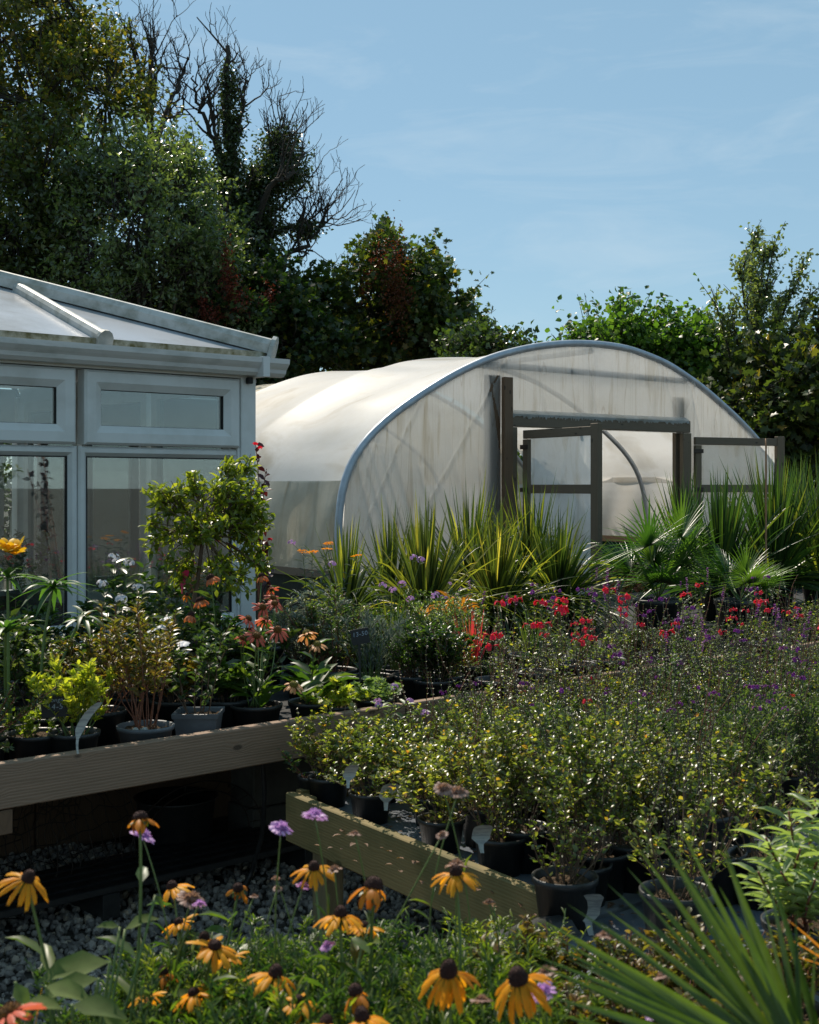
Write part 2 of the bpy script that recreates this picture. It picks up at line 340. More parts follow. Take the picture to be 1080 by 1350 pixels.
M_film_old = film('aged_cream_film', (.86, .79, .64), (.66, .58, .42), clear=.02, trans=.38, wr=.12, dirt=(.4, .75), fold=(1, .6, 1.5))
M_gable = film('gable_film', (.96, .96, .95), (.90, .885, .84), clear=.17, trans=.8, wr=.5, fold=(7, 5, .55), dirt=(.4, .75), painted_crease=(8, .4, .35))
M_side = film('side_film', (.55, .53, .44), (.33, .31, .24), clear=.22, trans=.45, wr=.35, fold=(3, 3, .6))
M_doorfilm = film('door_film', (.86, .88, .88), (.7, .67, .6), clear=.25, trans=.66, wr=.3, fold=(4, 4, .8))
M_galv = solid('galvanised_tube', (.45, .49, .54), .42, .5, var=.25, scale=12, metal=.45)
M_wgrey = wood('weathered_grey_timber', (.17, .125, .08), (.10, .07, .045), (.12, .088, .055), 'Z', grain=1.2)
M_wgreyx = wood('weathered_grey_timber_rail', (.165, .125, .085), (.095, .07, .048), (.115, .086, .058), 'X', grain=1.2)
M_wboard = wood('brown_board', (.17, .10, .055), (.10, .06, .032), (.12, .07, .04), 'Z')
M_plank = wood('sawn_pine_plank', (.29, .19, .125), (.17, .108, .068), (.20, .13, .082), 'X')
M_plank2 = wood('greenish_treated_plank', (.27, .195, .075), (.17, .12, .042), (.18, .13, .05), 'X', algae=(.085, .085, .025))
M_post = wood('treated_post', (.24, .19, .10), (.15, .115, .06), (.15, .12, .06), 'Z')
M_black = solid('black_plastic', (.016, .017, .018), .42, .5, var=.3, scale=20, bump=.06, bscale=120, col2=(.035, .034, .032))
M_grey = solid('grey_plastic', (.13, .14, .15), .5, .4, var=.3, scale=12)
M_soil = solid('compost', (.05, .035, .022), .95, .1, col2=(.12, .085, .055), scale=90, bump=1, bscale=160)
M_bark = solid('grey_brown_bark', (.07, .06, .05), .9, .2, col2=(.03, .028, .022), scale=14, stretch=(3, 3, .6), bump=.6)
M_stem = solid('green_stem', (.13, .19, .05), .5, .4, var=.3, scale=20)
M_stemb = solid('brown_woody_stem', (.16, .10, .065), .7, .3, var=.4, scale=25)
M_stemr = solid('red_brown_stem', (.25, .10, .06), .6, .3, var=.4, scale=25)
M_stemd = solid('dark_wiry_stem', (.10, .07, .06), .7, .3, var=.4, scale=25)
M_fabric = solid('ground_cover_fabric', (.10, .12, .15), .36, .8, col2=(.30, .31, .31), scale=3.5, thr=(.48, .72), bump=.25, bscale=30)
M_fabricd = solid('dark_ground_cover', (.025, .028, .03), .8, .25, col2=(.06, .055, .05), scale=5, thr=(.45, .75), bump=.3, bscale=40)  # darker, rougher version of the bench fabric for the long bench and staging
M_slate = solid('black_slate', (.018, .019, .021), .5, .4)
M_chalk = solid('chalk_writing', (.32, .38, .45), .9, .1)
M_tag = solid('white_plastic_label', (.40, .40, .36), .45, .4, scale=45, thr=(.47, .56), col2=(.27, .27, .26), stretch=(.4, .4, 3))
M_tagp = solid('pink_label', (.75, .04, .12), .45, .4)
M_net = solid('green_netting', (.03, .14, .07), .8, .2, var=.4, scale=30)
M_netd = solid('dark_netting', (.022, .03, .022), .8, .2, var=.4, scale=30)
M_lf_broad = leaf_mat('broad_matt_leaf', [(0, (.05, .09, .03)), (1, (.10, .15, .05))], .75, .4, spec=.15)
M_wire = solid('rusty_dark_wire', (.06, .045, .035), .6, .4, metal=.4)
M_cane = solid('bamboo_cane', (.32, .17, .08), .55, .4, var=.3, scale=10)
M_dead = leaf_mat('dead_foliage', [(0, (.12, .07, .045)), (1, (.2, .11, .06))], .7, .2)

G = lambda *c: c
M_lf_dark = leaf_mat('dark_green_leaf', [(0, G(.022, .042, .014)), (.7, G(.045, .075, .022)), (1, G(.08, .11, .028))], .34, .38, spec=.7)
M_lf_brown = leaf_mat('bronzing_green_leaf', [(0, G(.05, .07, .018)), (.5, G(.09, .10, .024)), (.8, G(.15, .125, .025)), (1, G(.2, .12, .03))], .4, .48)
M_lf_glossy = leaf_mat('glossy_grey_green_leaf', [(0, G(.055, .085, .032)), (.8, G(.105, .145, .06)), (1, G(.16, .2, .09))], .3, .42, spec=.9)
M_lf_ivy = leaf_mat('ivy_leaf', [(0, G(.022, .040, .016)), (1, G(.05, .075, .025))], .34, .28, spec=.7)
M_lf_mid = leaf_mat('mid_green_leaf', [(0, G(.03, .065, .015)), (.7, G(.05, .10, .02)), (1, G(.09, .13, .025))], .42, .4)
M_lf_syc = leaf_mat('sycamore_leaf', [(0, G(.022, .042, .014)), (.82, G(.045, .075, .018)), (.94, G(.10, .11, .02)), (1, G(.24, .19, .03))], .4, .4)
M_lf_bright = leaf_mat('bright_hazel_leaf', [(0, G(.035, .08, .015)), (.7, G(.06, .13, .02)), (1, G(.10, .17, .03))], .42, .48)
M_rust = leaf_mat('rust_red_seed', [(0, G(.09, .025, .012)), (1, G(.16, .055, .025))], .7, .3, tcol=(1.4, .8, .6))
M_lf_salvia = leaf_mat('salvia_leaf', [(0, G(.06, .09, .024)), (.6, G(.12, .155, .04)), (.88, G(.2, .22, .06)), (.96, G(.36, .30, .04)), (1, G(.36, .19, .04))], .3, .48, spec=.8)
M_lf_salvia2 = leaf_mat('grey_salvia_leaf', [(0, G(.04, .075, .03)), (.7, G(.08, .12, .045)), (1, G(.13, .15, .07))], .45, .4)
M_lf_pale = leaf_mat('pale_leaf', [(0, G(.10, .16, .07)), (1, G(.2, .27, .13))], .42, .4, spec=.6)
M_lf_gold = leaf_mat('golden_leaf', [(0, G(.12, .17, .02)), (.5, G(.24, .29, .03)), (1, G(.42, .40, .08))], .42, .45)
M_lf_olive = leaf_mat('bronze_olive_leaf', [(0, G(.06, .065, .015)), (.55, G(.13, .12, .025)), (1, G(.2, .11, .03))], .4, .42)
M_lf_silver = leaf_mat('silver_leaf', [(0, G(.13, .17, .14)), (1, G(.28, .33, .28))], .6, .3, tboost=.9, tcol=(1, 1, .8))
M_lf_red = leaf_mat('dark_red_leaf', [(0, G(.03, .012, .012)), (1, G(.07, .022, .02))], .4, .3, tcol=(1.2, .5, .4))
M_lf_young = leaf_mat('bright_shrub_leaf', [(0, G(.05, .085, .012)), (.6, G(.11, .16, .02)), (1, G(.2, .24, .03))], .36, .46, spec=.6)
M_bl_yel = leaf_mat('yellow_striped_blade', [(0, G(.025, .045, .016)), (.6, G(.05, .075, .02)), (.85, G(.14, .16, .03)), (1, G(.36, .33, .07))], .36, .42, spec=.6)
M_bl_green = leaf_mat('green_sword_blade', [(0, G(.025, .055, .018)), (.8, G(.05, .09, .022)), (1, G(.16, .17, .03))], .36, .42, spec=.6)
M_bl_palm = leaf_mat('palm_blade', [(0, G(.03, .07, .018)), (1, G(.06, .12, .025))], .34, .42, spec=.6)
M_bl_fore = leaf_mat('yellow_green_palm_blade', [(0, G(.035, .075, .018)), (1, G(.075, .12, .025))], .42, .40)
M_bl_red = leaf_mat('blood_grass_blade', [(0, G(.22, .04, .03)), (.6, G(.3, .07, .04)), (1, G(.1, .12, .03))], .45, .5, tcol=(1.6, .9, .7))
M_bl_whorl = leaf_mat('whorl_leaf', [(0, G(.045, .10, .03)), (1, G(.08, .16, .04))], .42, .4)
M_croton = leaf_mat('yellow_orange_leaf', [(0, G(.2, .12, .02)), (1, G(.42, .24, .03))], .45, .4, tcol=(1.5, 1.2, .5))
def petal_mat(name, c1, c2, trans=.35, tcol=(1.3, 1.15, .8)):
    return leaf_mat(name, [(0, c1), (1, c2)], .5, trans, tboost=1.0, spec=.3, tcol=tcol, vary=False)
M_pt_yel = petal_mat('golden_petal', (.80, .33, .012), (.88, .45, .02), .5)
M_pt_rust = petal_mat('rust_petal', (.5, .15, .02), (.72, .28, .02), .5)
M_pt_coral = petal_mat('coral_petal', (.62, .11, .07), (.78, .2, .12))
M_pt_peach = petal_mat('peach_petal', (.66, .3, .12), (.8, .42, .2))
M_pt_orange = petal_mat('deep_orange_petal', (.45, .12, .04), (.62, .22, .09))
M_pt_red = petal_mat('scarlet_petal', (.68, .012, .04), (.85, .035, .09), .3)
M_pt_white = petal_mat('white_petal', (.55, .56, .62), (.75, .75, .78), .3, (1, 1, 1))
M_pt_purp = petal_mat('purple_petal', (.14, .02, .16), (.30, .04, .30), .3, (1.2, .9, 1.4))
M_pt_lilac = petal_mat('lilac_petal', (.5, .26, .56), (.66, .42, .7), .35, (1.1, 1, 1.1))
M_pt_brown = petal_mat('faded_brown_floret', (.28, .17, .14), (.4, .26, .2), .3)
M_pt_lily = petal_mat('yellow_lily_petal', (.72, .42, .01), (.82, .55, .03), .35)
M_cone = solid('dark_brown_cone', (.035, .014, .012), .75, .3, col2=(.08, .03, .02), scale=260, bump=.8, bscale=420)
M_coneo = solid('orange_brown_cone', (.10, .035, .012), .7, .3, col2=(.3, .14, .02), scale=260, bump=.8, bscale=420)
M_coney = solid('green_gold_cone', (.10, .09, .02), .7, .3, col2=(.35, .26, .03), scale=260, bump=.8, bscale=420)
M_pebble = solid('flint_pebble', (.16, .15, .145), .7, .4, col2=(.34, .31, .28), scale=14, thr=(.4, .62), coord='Object')
#--PART2--
# ================================================================== SETTING
m, nt_ = newmat('flint_gravel'); L = nt_.links.new
g_ = N(nt_, 'ShaderNodeNewGeometry'); r_ = ramp(nt_, [(0, (.15, .135, .12)), (.5, (.32, .285, .25)), (.85, (.5, .44, .37)), (1, (.56, .44, .30))]); L(g_.outputs['Random Per Island'], r_.inputs[0])
p_ = N(nt_, 'ShaderNodeBsdfPrincipled'); p_.inputs['Roughness'].default_value = .6; L(r_.outputs[0], p_.inputs['Base Color'])
o_ = N(nt_, 'ShaderNodeOutputMaterial'); L(p_.outputs[0], o_.inputs[0]); M_flint = m
M_ground = solid('gravelly_soil', (.13, .12, .10), .95, .2, col2=(.07, .06, .045), scale=18, bump=1, bscale=45)
gb = MB(); a = np.linspace(-1, 1, 61); gx = np.sign(a)*np.abs(a)**3*600
Gx, Gy = np.meshgrid(gx, gx+10, indexing='ij')
gb.grid(np.stack([Gx, Gy, 0*Gx], -1)); tag(gb.build('ground', M_ground, smooth=False), kind='structure')
# pebbles of the path
r = rng(3); n = 13000
ico = []; ph = (1+5**.5)/2
ico = nrm(np.array([(-1,ph,0),(1,ph,0),(-1,-ph,0),(1,-ph,0),(0,-1,ph),(0,1,ph),(0,-1,-ph),(0,1,-ph),(ph,0,-1),(ph,0,1),(-ph,0,-1),(-ph,0,1)], float))
icf = [(0,11,5),(0,5,1),(0,1,7),(0,7,10),(0,10,11),(1,5,9),(5,11,4),(11,10,2),(10,7,6),(7,1,8),(3,9,4),(3,4,2),(3,2,6),(3,6,8),(3,8,9),(4,9,5),(2,4,11),(6,2,10),(8,6,7),(9,8,1)]
pos = np.stack([r.uniform(-2.1, .75, n), r.uniform(3.2, 5.7, n), r.uniform(.0, .02, n)], -1)
q = nrm(r.normal(size=(n, 3))); q2 = nrm(np.cross(q, r.normal(size=(n, 3)))); q3 = np.cross(q, q2)
sz = r.uniform(.007, .019, n); M_ = np.stack([q*sz[:, None]*r.uniform(.8, 1.3, (n, 1)), q2*sz[:, None], q3*sz[:, None]*r.uniform(.5, .8, (n, 1))], -1)
gv = MB().inst(ico, icf, M_, pos); tag(gv.build('gravel', M_flint, smooth=False), 'loose grey flint gravel on the path below the benches', 'gravel', kind='stuff')

RB = math.atan2(.66, .75)                 # conservatory and bench direction
bx_ = np.array([cos(RB), sin(RB), 0]); ny_ = np.array([-sin(RB), cos(RB), 0]); UP = np.array([0, 0, 1.])
C0 = np.array([-.88, 7.3, 0]); L0 = np.array([-1.26, 3.98, 0])
def LB(px, w_, z=0):                        # point of the left bench frame under photo column px, w_ behind its front plank
    o = L0+ny_*w_; k = (px-540)/F
    t = (k*o[1]-o[0])/(bx_[0]-k*bx_[1]); p = o+bx_*t; return np.array([p[0], p[1], z])

# ================================================================== CONSERVATORY
con = thing('conservatory', 'white plastic-framed conservatory with a low hipped roof behind the left bench', 'conservatory', C0, RB)
def cpart(name, mb, mat, parent=None): return mb.build(name, mat, parent or con, smooth=False)
LEN, DEP = 4.2, 3.0
WT = .07
# dwarf walls
mb = MB(); mb.box((-LEN, 0.0, 0), (-.0, .12, .80)); mb.box((-.12, .12, 0), (0, DEP, .80)); mb.box((-LEN, DEP-.12, 0), (-.12, DEP, .80))
cpart('dwarf_wall', mb, M_brick)
mb = MB(); mb.box((-LEN, -.03, .802), (.03, .15, .835)); mb.box((-.15, .152, .802), (.03, DEP, .835)); mb.box((-LEN, DEP-.15, .802), (-.152, DEP+.03, .835))
cpart('window_sill', mb, M_upvc)
mb = MB(); mb.box((-LEN, .12, .01), (-.12, DEP-.12, .06)); cpart('floor_slab', mb, M_concrete)
def frame_rect(mb, x0, x1, z0, z1, wv, y0, y1, bev=.012, ax='x', at=0):
    """mitred frame with a chamfered inner lip; ax x: in the facade plane"""
    def T(p):
        return p if ax == 'x' else (at-p[1], p[0], p[2])
    outs = [(x0, z0), (x1, z0), (x1, z1), (x0, z1)]
    ins = [(x0+wv, z0+wv), (x1-wv, z0+wv), (x1-wv, z1-wv), (x0+wv, z1-wv)]
    mid = [(x0+bev, z0+bev), (x1-bev, z0+bev), (x1-bev, z1-bev), (x0+bev, z1-bev)]
    mid2 = [(x0+wv*.62, z0+wv*.62), (x1-wv*.62, z0+wv*.62), (x1-wv*.62, z1-wv*.62), (x0+wv*.62, z1-wv*.62)]
    rings = [(outs, y1), (outs, y0+bev), (mid, y0), (mid2, y0), (ins, y0+.022), (ins, y1)]
    V = []
    for rg, y in rings:
        for x, z in rg: V.append(T((x, y, z)))
    fs = []
    for k in range(len(rings)):
        k2 = (k+1) % len(rings)
        for i in range(4):
            j = (i+1) % 4; fs.append([k*4+i, k*4+j, k2*4+j, k2*4+i])
    mb.add(V, fs)
ZT, ZTR, ZB = 2.20, 1.79, .84
bays = [(-1.06, -.105), (-2.06, -1.10), (-3.06, -2.10), (-4.06, -3.10)]
for i, (x0, x1) in enumerate(bays):                     # fanlight over fixed pane
    mb = MB(); frame_rect(mb, x0+.004, x1-.004, ZTR+.02, ZT-.005, .10, -.028, .055); fo = cpart('fanlight', mb, M_upvc)
    g = MB(); g.box((x0+.09, .012, ZTR+.11), (x1-.09, .018, ZT-.095)); cpart('glass', g, M_glass, fo)
    s_ = MB(); frame_rect(s_, x0+.1, x1-.1, ZTR+.116, ZT-.101, .006, -.0065, .01, bev=.001); cpart('seal', s_, M_seal, fo)
    mb = MB(); frame_rect(mb, x0-.018, x1+.018, ZB, ZTR+.012, .052, .0, .06); fo = cpart('window', mb, M_upvc)
    g = MB(); g.box((x0+.02, .026, ZB+.04), (x1-.02, .032, ZTR-.03)); cpart('glass', g, M_glass, fo)
    s_ = MB(); frame_rect(s_, x0+.034, x1-.034, ZB+.052, ZTR-.04, .006, .0165, .025, bev=.001); cpart('seal', s_, M_seal, fo)
for yb in ((.16, 1.04), (1.10, 1.96), (2.02, 2.86)):       # return wall, windows facing right
    mb = MB(); frame_rect(mb, yb[0], yb[1], ZB, ZT, .07, .0, .06, ax='y', at=-.0); fo = cpart('side_window', mb, M_upvc)
    g = MB(); g.box((-.038, yb[0]+.05, ZB+.05), (-.032, yb[1]-.05, ZT-.05)); cpart('glass', g, M_glass, fo)
for i, x0 in enumerate((-1.0, -1.86, -2.72, -3.58)):    # back wall
    x1 = x0+.82
    mb = MB()
    for a_, b_, c_, d_ in ((x0, x0+.06, ZB, 2.02), (x1-.06, x1, ZB, 2.02), (x0+.06, x1-.06, ZB, ZB+.06), (x0+.06, x1-.06, 1.96, 2.02)):
        mb.box((a_, DEP-.07, c_), (b_, DEP-.01, d_))
    fo = cpart('back_window', mb, M_upvc)
    g = MB(); g.box((x0+.05, DEP-.045, ZB+.05), (x1-.05, DEP-.039, 1.97)); cpart('glass', g, M_glass, fo)
mb = MB(); mb.bbox((-.10, -.022, .835), (.0, .085, 2.245), .006); mb.bbox((-.118, -.012, .836), (-.102, .07, 2.2), .003); cpart('corner_post', mb, M_upvc)
mb = MB(); mb.bbox((-.09, DEP-.1, .835), (.0, DEP, 2.245), .006); cpart('corner_post', mb, M_upvc)
mb = MB(); mb.box((-LEN, -.018, 2.201), (-.101, .06, 2.30)); mb.box((-.07, .086, 2.201), (0, DEP-.101, 2.30)); mb.box((-LEN, DEP-.08, 2.021), (-.1, DEP, 2.30)); cpart('eaves_beam', mb, M_upvc)
# ogee gutter
def gutter(mb, p0, p1, out):
    prof = [(.02, 2.225), (.05, 2.212), (.085, 2.214), (.105, 2.232), (.112, 2.252), (.128, 2.268), (.142, 2.285), (.146, 2.312), (.138, 2.313), (.132, 2.29), (.118, 2.275), (.10, 2.258), (.09, 2.236), (.03, 2.236), (.025, 2.31), (.018, 2.31)]
    V = []; 
    for p in (p0, p1):
        for o, z in prof: V.append((p[0]+out[0]*o, p[1]+out[1]*o, z))
    k = len(prof); fs = [[i, (i+1) % k, k+(i+1) % k, k+i] for i in range(k)]
    mb.add(V, fs); mb.add(V[:k], [list(range(k))]); mb.add(V[k:], [list(range(k))[::-1]])
mb = MB(); gutter(mb, (-LEN, -.0), (.145, -.0), (0, -1)); go = cpart('gutter', mb, M_gutter)
for xx in (-.02, -3.0): mb = MB(); mb.box((xx-.022, -.153, 2.206), (xx+.022, -.004, 2.318)); cpart('gutter_joint', mb, M_gutter, go)
mb = MB(); mb.bbox((-.075, -.06, 2.17), (-.045, -.024, 2.205), .004); cpart('gutter_bracket', mb, M_seal, go)
# hipped roof
EV, PT, OV = 2.345, .365, .06
def rz(x, y): return EV+PT*(min(-x, y, DEP-y)+OV)
apx = (-DEP/2, DEP/2)
def rp(x, y, dz=0): return (x, y, rz(x, y)+dz)
panels = [-.98, -2.02, -3.06, -4.1]
mb = MB()
def slab(mb, pts, th=.025):
    pts = [np.array(p, float) for p in pts]; k = len(pts)
    V = pts+[p-np.array([0, 0, th]) for p in pts]
    mb.add(V, [list(range(k))]); mb.add(V, [list(range(k, 2*k))[::-1]])
    mb.add(V, [[i, (i+1) % k, k+(i+1) % k, k+i] for i in range(k)][:])
f0 = lambda x: min(-x, DEP/2)
E_ = -OV
# front slope split at rafters
slab(mb, [rp(OV, E_), rp(-.98, .98), rp(-.98, E_)]); o = cpart('roof_panel', mb, M_poly)
mb = MB(); slab(mb, [rp(-.985, E_), rp(-.985, .985), rp(-1.5, 1.5), rp(-2.02, 1.5), rp(-2.02, E_)]); cpart('roof_panel', mb, M_poly)
mb = MB(); slab(mb, [rp(-2.025, E_), rp(-2.025, 1.5), rp(-4.2, 1.5), rp(-4.2, E_)]); cpart('roof_panel', mb, M_poly)
mb = MB(); slab(mb, [rp(OV, DEP-E_), rp(-1.5, 1.5), rp(OV, E_)]); cpart('roof_panel', mb, M_poly)
mb = MB(); slab(mb, [rp(OV, DEP+OV), rp(-4.2, DEP+OV), rp(-4.2, 1.5), rp(-1.5, 1.5)]); cpart('roof_panel', mb, M_poly)
def bar(name, a, b, w_, h_, lift, cap=True):
    mb = MB(); a = np.array(a); b = np.array(b); d = nrm(b-a); x = nrm(np.cross(d, UP)); u = np.cross(x, d)
    prof = [(-w_/2, -.004), (-w_/2, h_*.55), (-w_*.3, h_*.92), (-w_*.12, h_), (w_*.12, h_), (w_*.3, h_*.92), (w_/2, h_*.55), (w_/2, -.004)]
    V = [p+x*i+u*(j+lift) for p in (a, b) for i, j in prof]; k = len(prof)
    mb.add(V, [[i, (i+1) % k, k+(i+1) % k, k+i] for i in range(k)]); mb.add(V[:k], [list(range(k))]); mb.add(V[k:], [list(range(k))[::-1]])
    o = cpart(name, mb, M_roofbar)
    if cap:
        c = MB(); w2 = w_*.62
        pr = [(-w2, -.045), (-w2, h_*.5), (-w2*.72, h_*.95), (-w2*.3, h_*1.2), (w2*.3, h_*1.2), (w2*.72, h_*.95), (w2, h_*.5), (w2, -.045)]
        V = [p+x*i+u*(j+lift) for p in (a-d*.004, a-d*.028) for i, j in pr]
        c.add(V, [[i, (i+1) % k, k+(i+1) % k, k+i] for i in range(k)]); c.add(V[:k], [list(range(k))]); c.add(V[k:], [list(range(k))[::-1]])
        cpart('end_cap', c, M_roofbar, o)
    return o
bar('hip_beam', rp(OV, E_), rp(-1.5, 1.5), .11, .085, 0)
bar('hip_beam', rp(OV, DEP+OV), rp(-1.5, 1.5), .11, .085, 0)
bar('ridge_beam', rp(-1.5, 1.5, .03), rp(-4.2, 1.5, .03), .12, .09, 0, False)
bar('rafter', rp(-.98, E_-.01), rp(-.98, .93), .07, .05, 0)
bar('rafter', rp(-2.02, E_-.01), rp(-2.02, 1.46), .07, .05, 0)
bar('rafter', rp(-3.06, E_-.01), rp(-3.06, 1.46), .07, .05, 0)
mb = MB(); 
for x0, x1 in ((-4.2, -2.065), (-1.975, -1.025), (-.935, .02)): mb.box((x0, -OV-.022, EV-.035), (x1, -OV-.002, EV+.006))
cpart('panel_trim', mb, M_algae)
# ================================================================== POLYTUNNEL
RT = math.atan2(.59, .81)
T0 = np.array([.541, 11.5, 0])
tun = thing('polytunnel', 'long white polythene tunnel with a curved roof and open timber doors', 'polytunnel', T0, RT)
gx_ = np.array([cos(RT), sin(RT), 0]); ty_ = np.array([-sin(RT), cos(RT), 0])
def TU(px, k=0, off=0, z=0):     # tunnel-frame u under photo column px
    q_ = (px-540)/F; o = T0+ty_*k; return (q_*o[1]-o[0])/(gx_[0]-q_*gx_[1])
prof = np.array([(-1.40,0),(-1.40,.5),(-1.40,.95),(-1.40,1.35),(-1.36,1.6),(-1.27,1.82),(-1.1,2.01),(-.83,2.22),(-.51,2.41),(-.17,2.59),(.26,2.765),(.72,2.88),(1.15,2.945),(1.55,2.965),(2.0,2.95),(2.54,2.835),(3.08,2.61),(3.6,2.32),(3.95,2.09),(4.2,1.86),(4.34,1.6),(4.4,1.3),(4.42,.9),(4.42,.5),(4.42,0)])
def smooth_prof(n=90):
    d = np.concatenate([[0], np.cumsum(np.linalg.norm(np.diff(prof, axis=0), axis=1))]); s = np.linspace(0, d[-1], n)
    u = np.interp(s, d, prof[:, 0]); z = np.interp(s, d, prof[:, 1])
    for _ in range(3):
        u[1:-1] = (u[:-2]+2*u[1:-1]+u[2:])/4; z[1:-1] = (z[:-2]+2*z[1:-1]+z[2:])/4
    return u, z
PU, PZ = smooth_prof()
def tpart(name, mb, mat, parent=None, smooth=True): return mb.build(name, mat, parent or tun, smooth=smooth)
hoops = [0, 2.0, 4.0, 6.0, 8.0]
for i, k in enumerate(hoops):
    mb = MB(); s_ = 1 if i == 0 else (.985 if k <= 4 else .975)
    pts = np.stack([1.51+(PU-1.51)*s_, np.full_like(PU, k), PZ*s_], -1)
    mb.tube(pts, .034 if i == 0 else .028, 10, cap=True); tpart('hoop', mb, M_galv)
def cover(k0, k1, nk, z0, sc, mat, name, seed, amp=.02, sag=.035):
    r = rng(seed); u, z = PU, PZ; sel = z >= z0
    u, z = u[sel], z[sel]; ks = np.linspace(k0, k1, nk); n = len(u)
    Uc = 1.51+(u-1.51)*sc; Z = z*sc
    K, A = np.meshgrid(ks, np.arange(n), indexing='ij')
    tan_ = np.gradient(np.stack([Uc, Z], -1), axis=0); tan_ = nrm(tan_); nu, nz = -tan_[:, 1], tan_[:, 0]
    D = -sag*np.abs(np.sin(np.pi*K/2.0))
    for _ in range(14):
        fa, fk, ph = r.uniform(.05, .35), r.uniform(.4, 4.5), r.uniform(0, 6.28)
        D = D+amp*.33*np.sin(A*fa+K*fk+ph)*np.exp(-((A-r.uniform(0, n))/25.)**2)
    # sharp tension creases running along the sheet
    for _ in range(18):
        a0, s0, kk, wk = r.uniform(0, n), r.normal(0, 1.2), r.uniform(k0, k1), r.uniform(.3, 1.2)
        D = D+amp*.55*np.exp(-((A-a0-s0*(K-kk))/1.1)**2)*np.exp(-((K-kk)/wk)**2)*(1 if r.random() < .5 else -1)
    return MB().grid(np.stack([Uc[A]+nu[A]*D, K, Z[A]+nz[A]*D], -1))
u_, z_ = PU, PZ
# upper covers: from the clamp rail (z 1.62) over the top
tpart('roof_cover', cover(.0, 4.0, 120, 1.63, 1.006, M_film, '', 5, .035, .05), M_film)
tpart('roof_cover', cover(4.01, 8.0, 70, 1.63, .985, M_film_old, '', 6, .03, .04), M_film_old)
def sidec(sgn, k0, k1, nk, z0, z1, mat, seed, sc=1.0, amp=.02):
    r = rng(seed); ks = np.linspace(k0, k1, nk); zs = np.linspace(z0, z1, 34)
    half = PU[:45] if sgn < 0 else PU[45:][::-1]; hz = PZ[:45] if sgn < 0 else PZ[45:][::-1]
    K, Z = np.meshgrid(ks, zs, indexing='ij'); Uc = np.interp(Z, hz, half)
    D = np.zeros_like(K)
    for _ in range(10):
        D = D+amp*.4*np.sin(K*r.uniform(2, 13)+Z*r.uniform(-7, 7)+r.uniform(0, 6))
    return MB().grid(np.stack([1.51+(Uc-1.51)*sc+D, K, Z], -1))
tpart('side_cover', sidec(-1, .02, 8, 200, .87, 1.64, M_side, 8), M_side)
tpart('side_cover', sidec(1, .02, 8, 160, .97, 1.70, M_film, 9, amp=.008), M_film)
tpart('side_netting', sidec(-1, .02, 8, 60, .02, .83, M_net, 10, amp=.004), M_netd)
tpart('side_netting', sidec(1, .02, 8, 60, .02, .90, M_net, 11, amp=.004), M_net)
mb = MB(); mb.box((-1.435, .05, .82), (-1.38, 8, .885)); tpart('side_rail', mb, M_wgreyx, smooth=False)
mb = MB(); mb.box((4.33, .05, .90), (4.385, 8, .97)); tpart('side_rail', mb, M_plank, smooth=False)
# far gable
mb = MB(); c_ = np.array([[1.51, 8, 1.2]]); V = np.concatenate([c_, np.stack([PU*.98+.03, np.full_like(PU, 8.), PZ*.98], -1)]); n = len(V)
mb.add(V, [[0, i, i+1] for i in range(1, n-1)]); tpart('back_cover', mb, M_film_old, smooth=False)
# front gable film: grid in (u,z) clipped to the profile with the door opening left out
UL, UR = TU(676), TU(893)           # opening
ZH = 2.13
r = rng(12)
def gz(u): return np.interp(u, PU[5:-5], PZ[5:-5])
def gab_y(u, z):
    d = 0*u
    rr = rng(33)
    for _ in range(9):               # gathers that fan down from the hoop
        a, b, ph = rr.uniform(5, 22), rr.uniform(-2.5, 2.5), rr.uniform(0, 6)
        d = d+.004*np.sin(u*a+z*b+ph)
    for _ in range(16):
        u0, s0 = rr.uniform(-1.4, 4.4), rr.normal(0, .35)
        d = d+.022*np.exp(-((u-u0-s0*(z-2.2))/.018)**2)
    # diagonal folds in the left panel
    for c0, sl, hw in ((-.95, .62, .03), (-.72, .55, .03), (-.5, .6, .028), (-.1, .5, .05), (.15, .42, .04), (-1.15, .5, .022), (-1.05, .56, .02), (-.85, .6, .02)):
        d = d+.03*np.exp(-((u-c0+(z-1.6)*sl*.6)/hw)**2)*np.clip((2.5-z)/1.2, 0, 1)
    return d
def gab(u0, u1, zlo, nu, nz, top=None):
    us = np.linspace(u0, u1, nu); G_ = np.zeros((nu, nz, 3))
    for i, u in enumerate(us):
        zt = gz(u)-.012 if top is None else top
        # legs: profile is nearly vertical there
        zs = np.linspace(zlo, zt, nz); G_[i, :, 0] = u; G_[i, :, 2] = zs
    G_[..., 1] = -.012+gab_y(G_[..., 0], G_[..., 2]); return G_
mb = MB(); mb.grid(gab(-1.385, UL-.03, .02, 110, 90)); mb.grid(gab(UL-.03, UR+.05, ZH, 120, 34)); mb.grid(gab(UR+.05, 4.40, .02, 90, 70))
tpart('gable_cover', mb, M_gable)
zc = 2.70
mb = MB(); uu = np.interp(zc, PZ[:45], PU[:45]); ur = np.interp(-zc, -PZ[45:], PU[45:])
mb.tube([(uu, .05, zc), ((uu+ur)/2, .05, zc-.012), (ur, .05, zc-.03)], .03, 8); tpart('crossbar', mb, M_galv)
mb = MB(); mb.tube([(1.55, .05, 2.90), (1.55, 4, 2.88), (1.55, 8, 2.87)], .028, 8); tpart('ridge_tube', mb, M_galv)
for u0, mt, zz, ww, yy in ((UL-.165, M_wboard, 2.58, .10, -.085), (UL-.30, M_wboard, 2.60, .16, .004), (UR+.012, M_wgrey, 2.5, .13, .03)):
    mb = MB(); mb.bbox((u0, yy, .0), (u0+ww, yy+.05, zz), .004); tpart('door_post', mb, mt, smooth=False)
